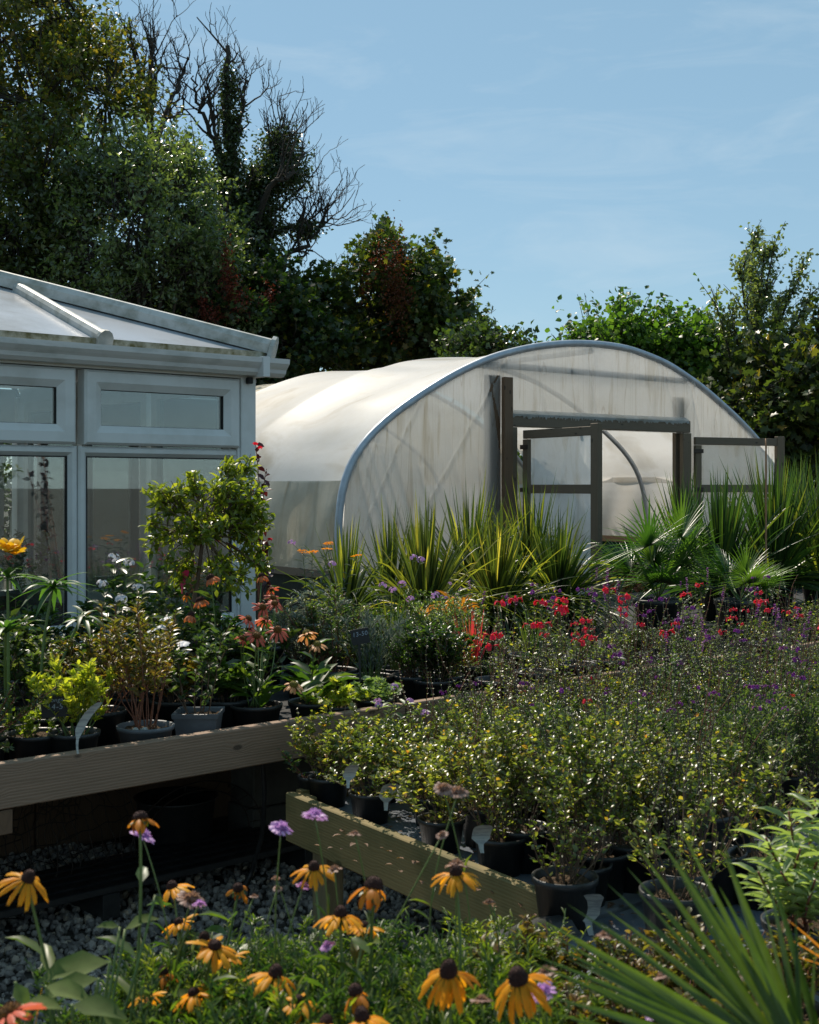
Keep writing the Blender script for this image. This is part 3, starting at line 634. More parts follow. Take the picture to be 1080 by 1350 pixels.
mb = MB(); mb.bbox((UR+.01, -.075, 0), (UR+.13, -.022, 2.13), .004); tpart('door_jamb', mb, M_wgrey, smooth=False)
mb = MB(); mb.bbox((UL-.06, -.07, 0), (UL+.0, -.022, 2.13), .004); tpart('door_jamb', mb, M_wgrey, smooth=False)
mb = MB(); mb.bbox((UL-.06, -.065, ZH+.005), (UR+.13, -.024, ZH+.125), .006); tpart('door_header', mb, M_wgreyx, smooth=False)
# frayed film stapled along the header
mb = MB(); nn = 160; us = np.linspace(UL-.06, UR+.1, nn); rr = rng(5)
zlo = ZH+.105-.03*rr.random(nn)**2; Gz = np.stack([np.stack([us, np.full(nn, -.071)+.004*rr.normal(size=nn), zlo], -1), np.stack([us, np.full(nn, -.069), np.full(nn, ZH+.13)], -1), np.stack([us, np.full(nn, -.02), np.full(nn, ZH+.16)], -1)], 1)
mb.grid(Gz); tpart('film_edge', mb, M_doorfilm)
def door(hinge_px, zt, hw_dir, width, label):
    u = TU(hinge_px); hp = T0+gx_*u-ty_*.08
    d = nrm(np.array([hw_dir[0], hw_dir[1], 0])); ang = math.atan2(d[1], d[0])
    o = bpy.data.objects.new('door', None); COL.objects.link(o); o.parent = tun
    v = hp-T0; o.location = (float(v@gx_), float(v@ty_), 0); o.rotation_euler = (0, 0, ang-RT); o['label'] = label
    def dp(name, mb, mat, smooth=False): return mb.build(name, mat, o, smooth=smooth)
    mb = MB(); mb.bbox((0, -.022, .05), (.075, .022, zt-.085), .004); dp('stile', mb, M_wgrey)
    mb = MB(); mb.bbox((width-.10, -.026, .04), (width, .026, zt+.02), .004); dp('stile', mb, M_wgrey)
    for z in (zt-.08, 1.53, .75, .06):
        mb = MB(); mb.bbox((.0 if z > 2 else .077, -.02, z), (width-.101, .02, z+.078), .004); dp('rail', mb, M_wgreyx)
    r = rng(int(hinge_px)); xs = np.linspace(.03, width-.05, 60); zs = np.linspace(.08, zt-.03, 90); X, Z = np.meshgrid(xs, zs, indexing='ij')
    Y = 0*X+.024
    for _ in range(9): Y = Y+.0035*np.sin(X*r.uniform(-18, 18)+Z*r.uniform(-9, 9)+r.uniform(0, 6))
    Y = Y+.012*np.exp(-((X-.35-.3*(Z-1.2))/.03)**2)
    dp('door_film', MB().grid(np.stack([X, Y+.003, Z], -1)), M_doorfilm, True)
    hm = MB()
    for z in (1.56, 1.95): hm.bbox((-.03, -.032, z-.02), (.09, -.024, z+.02), .002)
    dp('hinge', hm, M_wire)
    return o
door(684, 2.105, (.546, -.93), 1.09, 'left door leaf swung out towards the benches')
door(908, 2.095, (.9, .43), 1.16, 'right door leaf folded back against the gable')
# wires/brace inside
mb = MB(); mb.tube([(UL+.9, .3, 2.20), (UL+1.35, .9, 2.13)], .02, 6); mb.tube([(UL+1.3, .5, 2.25), (UL+1.37, .52, 2.05)], .015, 6); tpart('brace', mb, M_galv)
#--PART3--
# ================================================================== BENCHES
ZS = .66
lb = thing('display_bench', 'long timber display bench with a pale sawn plank front, beside the conservatory', 'bench', L0, RB)
mb = MB(); mb.bbox((-1.2, -.045, .61), (1.62, 0, .75), .004); mb.build('plank', M_plank, lb, smooth=False)
mb = MB(); mb.bbox((1.63, -.045, .61), (4.4, 0, .75), .004); mb.build('plank', M_plank, lb, smooth=False)
mb = MB(); mb.bbox((4.41, -.045, .61), (7.0, 0, .75), .004); mb.build('plank', M_plank, lb, smooth=False)
mb = MB(); mb.bbox((-1.2, .001, .62), (7.0, 1.9, ZS), .003); mb.build('bench_top', M_fabricd, lb, smooth=False)
for x in (-.14, 2.2, 3.6, 5.0, 6.4):
    for y in (-.12, 1.75):
        mb = MB(); mb.bbox((x-.035, y+.08, .0), (x+.035, y+.15, .605), .003); mb.build('leg', M_wgrey, lb, smooth=False)
mb = MB(); mb.bbox((-.3, -.04, .53), (.02, -.002, .605), .003); mb.build('brace', M_wboard, lb, smooth=False)
# things kept under it
def onb(t, w_, z=0): p = L0+bx_*t+ny_*w_; return np.array([p[0], p[1], z])
t_ = thing('board_wall', 'dark stained boards standing upright under the long bench', 'wall', onb(-1.2, 1.45), RB)
for i in range(4):
    mb = MB(); mb.bbox((i*2.0, 0, .0), (i*2.0+1.99, .03, .6), .003); mb.build('board', M_wboard, t_, smooth=False)
t_ = thing('slatted_pallet', 'black slatted pallet lying on the gravel under the long bench', 'pallet', onb(.12, .42), RB)
for i in range(5):
    mb = MB(); mb.bbox((-.5, i*.075, .115), (1.45, i*.075+.055, .14), .003); mb.build('slat', M_black, t_, smooth=False)
for x in (-.45, .45, 1.36):
    mb = MB(); mb.bbox((x, 0, .02), (x+.07, .355, .113), .003); mb.build('bearer', M_black, t_, smooth=False)
def wire_roll(loc, R_, ln, label, rot):
    t = thing('wire_roll', label, 'wire', loc, rot); r = rng(int(R_*1000)); mb = MB()
    for k in range(9):
        a = np.linspace(0, 2*pi*1.1, 28); rr = R_*(1-.05*a/6)+.012*r.normal(size=28)
        mb.tube(np.stack([np.full(28, k*ln/8)+.006*r.normal(size=28), rr*np.cos(a), R_+rr*np.sin(a)], -1), .0022, 4)
    for k in range(18):
        a = k/18*2*pi; x = np.linspace(0, ln, 8); mb.tube(np.stack([x, R_*.97*cos(a)+.008*r.normal(size=8), R_+R_*.97*sin(a)+.008*r.normal(size=8)], -1), .0022, 4)
    mb.build('mesh', M_wire, t); return t
wire_roll(onb(-.2, .75), .19, .55, 'loose roll of square wire mesh in the shade below the plank, left of the other', RB)
wire_roll(onb(.47, .85), .21, .4, 'second roll of wire mesh with a square open end, under the long bench', RB+.2)
t_ = thing('hoop_guard', 'low curved wire hoop with a dark tub beneath, under the long bench', 'wire hoop', onb(1.05, .7), RB)
mb = MB(); a = np.linspace(0, pi, 24)
for R_, yy in ((.24, 0), (.20, .02)): mb.tube(np.stack([R_*1.3*np.cos(a)+.1, np.full(24, yy), .15+R_*np.sin(a)], -1), .003, 4)
for q_ in a[1:-1:2]: mb.tube([(.1+.24*1.3*cos(q_), 0, .15+.24*sin(q_)), (.1+.2*1.3*cos(q_), .02, .15+.2*sin(q_))], .002, 4)
mb.build('wire_hoop', M_wire, t_)
mb = MB(); mb.lathe([(0, 0), (.13, 0), (.165, .27), (.175, .28), (.16, .275), (.13, .03), (0, .03)], 24, (.1, .18, .02)); mb.build('tub', M_black, t_)
hp = [LB(300, .25, .02), LB(330, .3, .10), LB(346, .2, .28), LB(349, .12, .45), LB(346, .1, .60)]
hp = np.array(hp); mb = MB(); ts = np.linspace(0, 4, 24); mb.tube(np.stack([np.interp(ts, range(5), hp[:, i]) for i in range(3)], -1), .009, 8)
tag(mb.build('hose', M_black), 'thin black hose hanging in the gap between the two benches', 'hose')
# concrete blocks between
t_ = thing('block', 'grey concrete block standing under the right end of the long bench', 'block', onb(1.45, .75), RB)
mb = MB(); mb.bbox((0, 0, 0), (.44, .2, .215), .005); mb.bbox((.01, 0.01, .217), (.43, .19, .43), .005); mb.build('block_body', M_concrete, t_, smooth=False)

# ---- lower bench: corner A, side runs along f, back edge along b
ZB2 = .50
A_ = S(388, 1043, .55); A_[2] = 0
E2 = S(745, 1183, .55); E2[2] = 0
f_ = nrm(E2-A_); SL = np.linalg.norm(E2-A_)+.05
RFv = math.atan2(f_[1], f_[0])
b2 = bx_
lo = thing('display_bench', 'lower display bench full of salvias with a green-stained plank along its side', 'bench', A_, RFv)
fl = np.array([-f_[1], f_[0], 0])      # left-hand normal of f (points to the back right)
mb = MB(); mb.bbox((0, -.035, .385), (SL, 0, .55), .004); mb.build('plank', M_plank2, lo, smooth=False)
mb = MB(); mb.bbox((.0, .0015, .45), (.09, .04, .542), .003); mb.build('end_block', M_plank2, lo, smooth=False)
loc_ = lambda p: ((p-A_)@f_, (p-A_)@fl)
q0 = loc_(A_+b2*6.2); c1 = (.0, .0015); c2 = (SL, .0015)
q3 = loc_(A_+b2*6.2+f_*SL)
def poly_slab(mb, pts, z0, z1):
    k = len(pts); V = [(x, y, z1) for x, y in pts]+[(x, y, z0) for x, y in pts]
    mb.add(V, [list(range(k))]); mb.add(V, [list(range(k, 2*k))[::-1]]); mb.add(V, [[i, k+i, k+(i+1) % k, (i+1) % k] for i in range(k)])
mb = MB(); poly_slab(mb, [c1, (SL, .0015), q3, q0], ZB2-.05, ZB2); mb.build('bench_top', M_fabric, lo, smooth=False)
mb = MB(); mb.beam((0, .02, .51), (q0[0]+.0, q0[1]+.02, .51), .035, .08); mb.build('back_rail', M_plank2, lo, smooth=False)
for s_, tt in ((.13, .045), (1.2, .045), (.2, 2.), (.9, 2.), (.3, 4.), (1., 4.)):
    p = loc_(A_+f_*s_+b2*(tt-.0)); mb = MB(); mb.bbox((p[0]-.045, p[1]-.02, 0), (p[0]+.045, p[1]+.05, .445), .003); mb.build('leg', M_post, lo, smooth=False)
# ---- near bench in front
E_n = A_+f_*(SL+.012)
nb = thing('display_bench', 'nearest display bench edged with black fabric, carrying the yellow flowers', 'bench', E_n, RB)
mb = MB(); poly_slab(mb, [(-2.3, -.0), (-2.3, -1.5), (5.5, -1.5), (5.5, -.0)], ZB2-.055, ZB2-.004); mb.build('bench_top', M_fabric, nb, smooth=False)
xs = np.linspace(-2.3, .0, 80); r = rng(4); G_ = np.zeros((80, 6, 3))
for j, (yy, zz) in enumerate(((-.045, .49), (-.04, .535), (-.02, .545), (.012, .54), (.018, .46), (.014, .36))):
    G_[:, j, 0] = xs; G_[:, j, 1] = yy+.004*np.sin(xs*9+j); G_[:, j, 2] = zz+.004*np.sin(xs*5+j)+.002*r.normal(size=80)
mb = MB(); mb.grid(G_); mb.build('fabric_edging', M_black, nb)
for x, y in ((-2.0, -.2), (-.5, -.2), (1.5, -.4), (-2, -1.3), (0, -1.3), (3, -1.3), (3.5, -.4)):
    mb = MB(); mb.bbox((x-.04, y-.04, 0), (x+.04, y+.04, .44), .003); mb.build('leg', M_post, nb, smooth=False)
# fallen leaves on the fabric
r = rng(8); n = 1500; pp = np.array([E_n+bx_*r.uniform(-.1, 3)+ny_*r.uniform(-1.0, 1.1)+UP*(ZB2+r.uniform(.002, .008)) for _ in range(n)])
mb = MB(); mb.leaves(pp, np.stack([r.normal(size=n), r.normal(size=n), 0*r.normal(size=n)], -1), np.array([.2, .1, 1.]), r.uniform(.012, .03, n), r.uniform(.008, .018, n))
tag(mb.build('fallen_leaves', M_dead), 'dry brown leaves fallen on the bench fabric between the pots', 'leaf litter', kind='stuff')

# ================================================================== POTS AND PLANTS
def pot_parts(root, R_, H_, mat=None, square=False, z0=0):
    mat = mat or M_black; r0 = R_*.78
    mb = MB(); n = 4 if square else 36
    c = (0, 0, z0)
    k = 1.25 if square else 1
    mb.lathe([(0, 0), (r0*k, 0), (R_*.97*k, H_*.86), (R_*1.03*k, H_*.865), (R_*1.05*k, H_*.99), (R_*1.0*k, H_), (R_*.94*k, H_*.97), (R_*.9*k, H_*.8), (r0*.8*k, H_*.1), (0, H_*.1)], n, c)
    po = mb.build('pot', mat, root, smooth=not square)
    if square: po.rotation_euler = (0, 0, pi/4)
    r = rng(int(R_*1e4)); G_ = []
    rs = np.linspace(0, R_*.9*(.95 if square else 1), 7); a = np.arange(25)/24*2*pi
    Rg, Ag = np.meshgrid(rs, a, indexing='ij'); Z = z0+H_*.84+.006*np.sin(Rg*230+Ag*3)+.004*r.normal(size=Rg.shape)*(Rg > 0); Z[:, -1] = Z[:, 0]
    sm = MB(); sm.grid(np.stack([Rg*np.cos(Ag), Rg*np.sin(Ag), Z], -1)); sm.build('soil', M_soil, root)
    return z0+H_*.84
def rdir(r, n, up=.3, spread=1.0):
    v = r.normal(size=(n, 3))*spread; v[:, 2] = np.abs(v[:, 2])*.6+up; return nrm(v)
def curve(p, d, ln, r, bend=.3, n=8, up=.25):
    p = np.array(p, float); d = nrm(np.array(d, float)); pts = [p]; st = ln/(n-1)
    for _ in range(n-1):
        d = nrm(d+bend*r.normal(size=3)*.35+UP*up*.2); p = p+d*st; pts.append(p)
    return np.array(pts)
def along(pts, s):
    s = np.asarray(s)*(len(pts)-1); i = np.minimum(s.astype(int), len(pts)-2); f = (s-i)[:, None]
    return pts[i]*(1-f)+pts[i+1]*f, nrm(pts[i+1]-pts[i])
def bush_geo(seed, zb, h, spread, nst, nbr, nleaf, ll, lw, stem_r=.0025, lean=.35, tmpl='leaf6', start=.2, bend=.35, up=.4, base_r=.03, lift=.5, brl=.4):
    """stems, side shoots and leaves on them; returns (stem MB, leaf MB, tips)"""
    r = rng(seed); sm = MB(); tips = []; lp = []; ld = []
    curves = []
    for i in range(nst):
        a = r.uniform(0, 2*pi); rr = base_r*r.random()**.5; d = np.array([cos(a)*lean*r.uniform(.2, 1.3), sin(a)*lean*r.uniform(.2, 1.3), 1])
        c = curve((rr*cos(a), rr*sin(a), zb), d, h*r.uniform(.7, 1.06), r, bend, 9, up)
        sm.tube(c, np.linspace(stem_r, stem_r*.45, 9), 4, cap=False); curves.append((c, 1.0)); tips.append(c[-1])
        for j in range(nbr):
            s_ = r.uniform(.25, .9); p, t = along(c, [s_]); a = r.uniform(0, 2*pi)
            d = nrm(t[0]*.7+np.array([cos(a), sin(a), .25])*.8)
            c2 = curve(p[0], d, h*brl*r.uniform(.5, 1.1)*(1.15-s_), r, bend, 6, up)
            sm.tube(c2, np.linspace(stem_r*.55, stem_r*.3, 6), 3, cap=False); curves.append((c2, .6)); tips.append(c2[-1])
    wts = np.array([w_ for _, w_ in curves]); cnt = np.maximum(2, (wts/wts.sum()*nleaf).astype(int))
    for (c, w_), k in zip(curves, cnt):
        s_ = r.uniform(start if w_ == 1 else .1, 1, k)
        p, t = along(c, s_); a = r.uniform(0, 2*pi, k)
        side = nrm(np.stack([np.cos(a), np.sin(a), 0*a], -1)); d = nrm(t*lift+side*.9+UP*.15)
        lp.append(p); ld.append(d)
    lp = np.concatenate(lp); ld = np.concatenate(ld); k = len(lp)
    nn = nrm(UP+.55*r.normal(size=(k, 3))); sc_ = r.uniform(.6, 1.15, k)
    lm = MB().leaves(lp, ld, nn, ll*sc_, lw*sc_, tmpl)
    return sm, lm, np.array(tips)
def bush(name, label, cat, loc, seed, pot=(.085, .13), h=.3, nst=10, nbr=4, nleaf=600, ll=.03, lw=.014, lmat=None, smat=None, group=None, potmat=None, square=False, rot=0, flowers=None, scale=1, **kw):
    t = thing(name, label, cat, loc, rot, group); zb = pot_parts(t, pot[0], pot[1], potmat, square) if pot else 0
    sm, lm, tips = bush_geo(seed, zb-.01, h, 0, nst, nbr, nleaf, ll, lw, base_r=(pot[0] if pot else .05)*.4, **kw)
    sm.build('stems', smat or M_stemb, t); lm.build('foliage', lmat, t); t.scale = (scale,)*3
    if flowers: flowers(t, tips, rng(seed+99))
    return t
# flower meshes -------------------------------------------------------
def share(src, parent, loc, rot=(0, 0, 0), sc=1):
    o = src.copy(); COL.objects.link(o); o.parent = parent; o.location = tuple(float(v) for v in loc); o.rotation_euler = rot; o.scale = (sc,)*3
    return o
FL = {}
def small_flower(key, mat, kind):
    r = rng(sum(map(ord, key))); mb = MB()
    if kind == 'lip':       # two-lipped salvia flowers, two or three together
        for i in range(3):
            a = i*2.1+r.uniform(-.3, .3); o = np.array([cos(a), sin(a), 0])*.004; d = nrm(np.array([cos(a), sin(a), .1]))
            mb.tube([o, o+d*.006+UP*.002, o+d*.013], [.0015, .002, .0035], 5)
            e = o+d*.012; sd_ = np.cross(d, UP)
            mb.leaves(np.array([e, e, e, e]), np.stack([d*.5-UP*.7+sd_*.45, d*.5-UP*.7-sd_*.45, d*.6-UP*.9, d*.8+UP*.6]), d+UP*.3, np.array([.016, .016, .017, .011]), np.array([.014, .014, .013, .008]))
    elif kind == 'spike':
        for z in np.linspace(0, .05, 5):
            for i in range(3):
                a = r.uniform(0, 6.28); d = nrm(np.array([cos(a), sin(a), .1])); mb.leaves(np.array([[0, 0, z]]*2), np.stack([d-UP*.5, d+UP*.3]), UP, .011, .008)
    elif kind == 'phlox':
        for i in range(16):
            d = nrm(r.normal(size=3)+UP*.8); c = d*np.array([.03, .03, .022]); x = nrm(np.cross(d, r.normal(size=3))); y = np.cross(d, x)
            for k in range(5):
                q_ = k*2*pi/5; e = x*cos(q_)+y*sin(q_); mb.leaves(np.array([c]), e+d*.15, d, .012, .010, 'leaf4')
    elif kind == 'scab':    # pincushion: centre of short florets, longer ones at the rim
        mb.lathe([(0, -.006), (.006, -.004), (.009, .002), (.006, .008), (0, .009)], 10)
        for i in range(70):
            th = math.acos(r.uniform(.05, 1)); a = r.uniform(0, 6.28); d = np.array([sin(th)*cos(a), sin(th)*sin(a), cos(th)*.8]); mb.leaves(np.array([d*.007]), d, nrm(r.normal(size=3)), .010+.004*r.random(), .006)
        for i in range(16):
            a = i/16*6.28+r.uniform(-.1, .1); d = nrm(np.array([cos(a), sin(a), -.05+.3*r.random()])); mb.leaves(np.array([d*.008]), d, UP+.3*r.normal(size=3), .020, .011, 'petal')
    elif kind == 'ach':
        for i in range(60):
            a = r.uniform(0, 6.28); q_ = .035*r.random()**.5; c = np.array([q_*cos(a), q_*sin(a), .004-.1*q_*q_/.03]); mb.leaves(np.array([c]*3), r.normal(size=(3, 3))+UP*.5, UP, .006, .006, 'leaf4')
    elif kind == 'disc5':
        for k in range(5):
            q_ = k*2*pi/5; e = np.array([cos(q_), sin(q_), .2]); mb.leaves(np.array([[0, 0, 0.]]), e, UP, .02, .02, 'petal')
    elif kind == 'lily':
        for k in range(6):
            q_ = k*2*pi/6; e = np.array([cos(q_), sin(q_), .9]); mb.leaves(np.array([[0, 0, 0.]]), e, -np.array([cos(q_), sin(q_), -1]), .055, .03, 'petal')
    o = mb.build('flower', mat); COL.objects.unlink(o); FL[key] = o; return o
for key, mt, kd in (('red', M_pt_red, 'lip'), ('redwhite', M_pt_white, 'lip'), ('purple', M_pt_purp, 'lip'), ('spike', M_pt_purp, 'spike'), ('phlox', M_pt_white, 'phlox'), ('scab', M_pt_lilac, 'scab'),
                    ('scabf', M_pt_brown, 'scab'), ('ach', M_pt_yel, 'ach'), ('white', M_pt_white, 'disc5'), ('lily', M_pt_lily, 'lily'), ('lilac', M_pt_lilac, 'phlox')): small_flower(key, mt, kd)
def put_flowers(key, n, sc=1, drop=.0, top=True):
    def f(t, tips, r):
        k = np.argsort(-tips[:, 2])[:max(n*2, 4)] if top else np.arange(len(tips)); ks = r.choice(k, min(n, len(k)), replace=False)
        for i in ks: share(FL[key], t, tips[i]-UP*drop*r.random(), (r.uniform(-.3, .3), r.uniform(-.3, .3), r.uniform(0, 6.28)), sc*r.uniform(.75, 1.2))
    return f
# daisy heads (coneflowers, black-eyed susans) -------------------------
def head_meshes(key, seed, npet, plen, pwid, droop, cr, ch, pm, cm, ragged=.1):
    r = rng(seed); mb = MB()
    a = np.arange(npet)/npet*2*pi+r.uniform(-.12, .12, npet); dr = droop+r.uniform(-ragged, ragged, npet)*1.6
    D = np.stack([np.cos(a)*np.cos(dr), np.sin(a)*np.cos(dr), -np.sin(dr)], -1)
    Pn = np.stack([np.cos(a)*cr*.75, np.sin(a)*cr*.75, np.zeros(npet)], -1)
    Nn = nrm(UP*np.cos(dr)[:, None]+np.stack([np.cos(a), np.sin(a), 0*a], -1)*np.sin(dr)[:, None]+.22*r.normal(size=(npet, 3)))
    mb.leaves(Pn, D, Nn, plen*r.uniform(1-ragged*1.2, 1.06, npet), pwid*r.uniform(.85, 1.1, npet), 'petal')
    po = mb.build('petals', pm)
    cb = MB(); t = np.linspace(0, pi/2, 9); cb.lathe([(cr*.5, -.003)]+[(cr*math.cos(x)**.8 if x < pi/2-.01 else 0, ch*math.sin(x)) for x in t], 18)
    ns = 110; i = np.arange(ns); zc = 1-i/ns*.95; th = i*2.39996; rr_ = np.sqrt(np.maximum(0, 1-zc**2))**.8
    c = np.stack([cr*rr_*np.cos(th), cr*rr_*np.sin(th), ch*zc], -1); d = nrm(np.stack([rr_*np.cos(th), rr_*np.sin(th), zc+.2], -1))
    cb.leaves(c-d*.001, d, nrm(r.normal(size=(ns, 3))), cr*.24, cr*.2, 'leaf4')
    co = cb.build('cone', cm)
    sb = MB(); k = 9; a = np.arange(k)/k*2*pi; sb.leaves(np.stack([np.cos(a)*.003, np.sin(a)*.003, 0*a-.004], -1), np.stack([np.cos(a), np.sin(a), 0*a-.5], -1), UP, .018, .008)
    so_ = sb.build('sepals', M_lf_mid)
    for o in (po, co, so_): COL.objects.unlink(o)
    HD[key] = (po, co, so_)
HD = {}
head_meshes('susan', 1, 14, .039, .0102, .36, .0105, .014, M_pt_yel, M_cone, .22)
head_meshes('susan2', 2, 15, .042, .0102, .66, .0115, .016, M_pt_yel, M_cone, .2)
head_meshes('susan3', 3, 14, .036, .0115, .12, .0100, .011, M_pt_yel, M_cone, .28)
head_meshes('susanw', 4, 9, .030, .010, .65, .011, .014, M_pt_rust, M_cone, .45)
head_meshes('coral', 5, 13, .032, .0095, .18, .013, .014, M_pt_coral, M_coneo, .18)
head_meshes('coral2', 6, 12, .032, .0095, .45, .013, .015, M_pt_coral, M_coneo, .2)
head_meshes('peach', 7, 12, .030, .0105, .35, .013, .013, M_pt_peach, M_coney, .25)
head_meshes('orange', 8, 13, .028, .0110, .8, .013, .015, M_pt_orange, M_cone, .15)
def head(parent, key, p, rot, sc=1):
    po, co, so_ = HD[key]; o = share(po, parent, p, rot, sc); o.name = 'flower'; o.scale = (sc*random.uniform(.9, 1.08), sc*random.uniform(.9, 1.08), sc*random.uniform(.75, 1.25))
    share(co, o, (0, 0, 0)).name = 'cone'; share(so_, o, (0, 0, 0)).name = 'sepals'; return o
def bent(base, tip, sag, n=12, r=None):
    base = np.array(base, float); tip = np.array(tip, float); t = np.linspace(0, 1, n)[:, None]
    side = np.array([sag[0], sag[1], 0.]); return base*(1-t)+tip*t+side*np.sin(t*pi)
def daisy(name, label, cat, base, heads, leafmat, stemmat=None, sr=.0022, seed=0, pot=None, nl=4, ll=.07, lw=.03, potmat=None, basal=8, group=None, tilt=.35):
    """one clump: base point, heads = [(px,py,Y,key,scale)]"""
    t = thing(name, label, cat, base, 0, group); base = np.array(base, float); r = rng(seed+500)
    zb = pot_parts(t, pot[0], pot[1], potmat) if pot else 0
    lm = MB(); sb = MB()
    for (px, py, Y, key, sc_) in heads:
        tip = P(px, py, Y)-base; b0 = np.array([r.uniform(-.03, .03), r.uniform(-.03, .03), zb])
        c = bent(b0, tip-UP*.004, (r.uniform(-.03, .03), r.uniform(-.03, .03)))
        sb.tube(c, np.linspace(sr*1.3, sr*.9, 12), 6)
        rot = (r.uniform(-tilt, tilt)*.6+{'c': .55, 'p': .5, 'o': .3}.get(key[0], .12), r.uniform(-tilt, tilt), r.uniform(0, 6.28))
        head(t, key, tip, rot, sc_)
        k = nl; p, tt = along(c, r.uniform(.12, .85, k)); a = r.uniform(0, 6.28, k); d = np.stack([np.cos(a), np.sin(a), .5+0*a], -1)
        lm.leaves(p, d, UP+.3*r.normal(size=(k, 3)), ll*r.uniform(.6, 1.1, k), lw*r.uniform(.7, 1.1, k))
    if basal:
        k = basal; a = r.uniform(0, 6.28, k); d = np.stack([np.cos(a), np.sin(a), r.uniform(.2, 1.2, k)], -1); p = np.stack([.02*np.cos(a), .02*np.sin(a), zb+r.uniform(0, .1, k)], -1)
        lm.leaves(p, d, UP+.2*r.normal(size=(k, 3)), ll*1.5*r.uniform(.7, 1.2, k), lw*1.6*r.uniform(.7, 1.1, k))
    sb.build('stems', stemmat or M_stem, t); lm.build('foliage', leafmat, t); return t
def ladd(kind, label, loc, seed, **kw): return bush(kind, label, 'plant', loc, seed, **kw)

def CL(x, y, z): return C0+bx_*x+ny_*y+UP*z
t_ = thing('table', 'table added inside the conservatory for the plants that stand in for reflections', 'table', CL(-1.3, 1.5, .06), RB)  # table and plants added to stand in for reflections in the glass
mb = MB(); mb.bbox((-1.1, -.35, .70), (.9, .35, .74), .004); mb.build('tabletop', M_wgreyx, t_, smooth=False)
for x in (-1.05, .85):
    for y in (-.3, .3): mb = MB(); mb.bbox((x-.03, y-.03, 0), (x+.03, y+.03, .698), .003); mb.build('leg', M_wgrey, t_, smooth=False)
for i, (x, y, h_, mt) in enumerate(((-.7, 1.45, .42, M_lf_mid), (-1.25, 1.6, .55, M_lf_young), (-1.8, 1.4, .5, M_lf_pale), (-2.1, 1.6, .4, M_lf_mid))):
    bush('reflection_plant', 'leafy plant added inside the conservatory in place of a reflection, '+['nearest the corner post', 'yellow-green, behind the mullion', 'pale, seen through the left pane', 'farthest left'][i], 'plant', CL(x, y, .803), 170+i, pot=(.1, .15), h=h_, nst=12, nbr=5, nleaf=500, ll=.05, lw=.025, lmat=mt, smat=M_stemb, lean=.5)
# ------------------------------------------------- long bench, front row
def zt(px, py, w_): p = LB(px, w_); return CAMZ-(py-640)/F*p[1]
SHR = 'shrubs in black pots on the long bench'
ladd('golden_shrub', 'compact golden-green shrub in a black pot at the plank, with a curled white label', LB(98, .13, ZS), 21, pot=(.082, .125), h=.27, nst=15, nbr=6, nleaf=1500, ll=.030, lw=.013, lmat=M_lf_gold, smat=M_stem, lean=.62, lift=.9, start=.35, stem_r=.002)
ladd('golden_shrub', 'low golden-green sprig spilling left beside the slate price card', LB(45, .22, ZS), 22, pot=(.09, .12), h=.16, nst=7, nbr=3, nleaf=260, ll=.028, lw=.014, lmat=M_lf_gold, smat=M_stem, lean=1.1)
ladd('bronze_shrub', 'bronze-leaved shrub on red-brown stems in a grey round pot', LB(192, .12, ZS), 23, pot=(.095, .115), potmat=M_grey, h=.46, nst=16, nbr=5, nleaf=1100, ll=.032, lw=.011, lmat=M_lf_olive, smat=M_stemr, lean=.42, start=.45)
ladd('leafy_shrub', 'sparse green shrub in a square grey pot behind the plank', LB(262, .17, ZS), 24, pot=(.09, .13), potmat=M_grey, square=True, h=.36, nst=9, nbr=4, nleaf=420, ll=.036, lw=.017, lmat=M_lf_salvia2, smat=M_stemb, lean=.5)
ladd('bronze_shrub', 'bronze and yellow-green shrub behind the golden one, no pot showing', LB(135, .42, ZS), 25, pot=(.085, .13), h=.42, nst=14, nbr=5, nleaf=900, ll=.033, lw=.012, lmat=M_lf_olive, smat=M_stemr, lean=.55, start=.4)
# echinaceas
daisy('coneflower', 'clump of coral-red coneflowers at the corner of the conservatory', 'flower', LB(338, .20, ZS),
      [(346, 801, 4.95, 'coral', 1.15), (362, 796, 5.0, 'coral', 1.1), (360, 788, 5.1, 'coral2', 1), (327, 816, 4.8, 'coral2', 1.15), (338, 838, 4.75, 'coral', 1.2), (349, 818, 4.85, 'coral', 1.0), (366, 832, 4.75, 'coral', 1.2), (318, 842, 4.8, 'coral2', .9), (358, 777, 5.2, 'coral', .9), (345, 760, 5.2, 'orange', 1)],
      M_lf_mid, pot=(.095, .12), seed=1, nl=4, ll=.07, lw=.024, basal=14)
daisy('coneflower', 'three peach coneflowers with green-gold centres leaning over the plank end', 'flower', LB(412, .12, ZS),
      [(405, 836, 4.7, 'peach', 1.25), (418, 850, 4.65, 'peach', 1.25), (387, 903, 4.5, 'peach', 1.15)], M_lf_mid, pot=(.09, .12), seed=2, nl=7, ll=.10, lw=.034, basal=16)
daisy('coneflower', 'dusky orange coneflowers in the shade of the standard tree', 'flower', LB(285, .45, ZS),
      [(278, 762, 5.0, 'orange', 1.25), (264, 792, 5.0, 'orange', 1.25), (252, 812, 4.95, 'orange', 1.0), (246, 785, 5.0, 'susanw', 0.74)], M_lf_dark, pot=(.09, .13), seed=3, nl=7, ll=.08, lw=.03, basal=14)
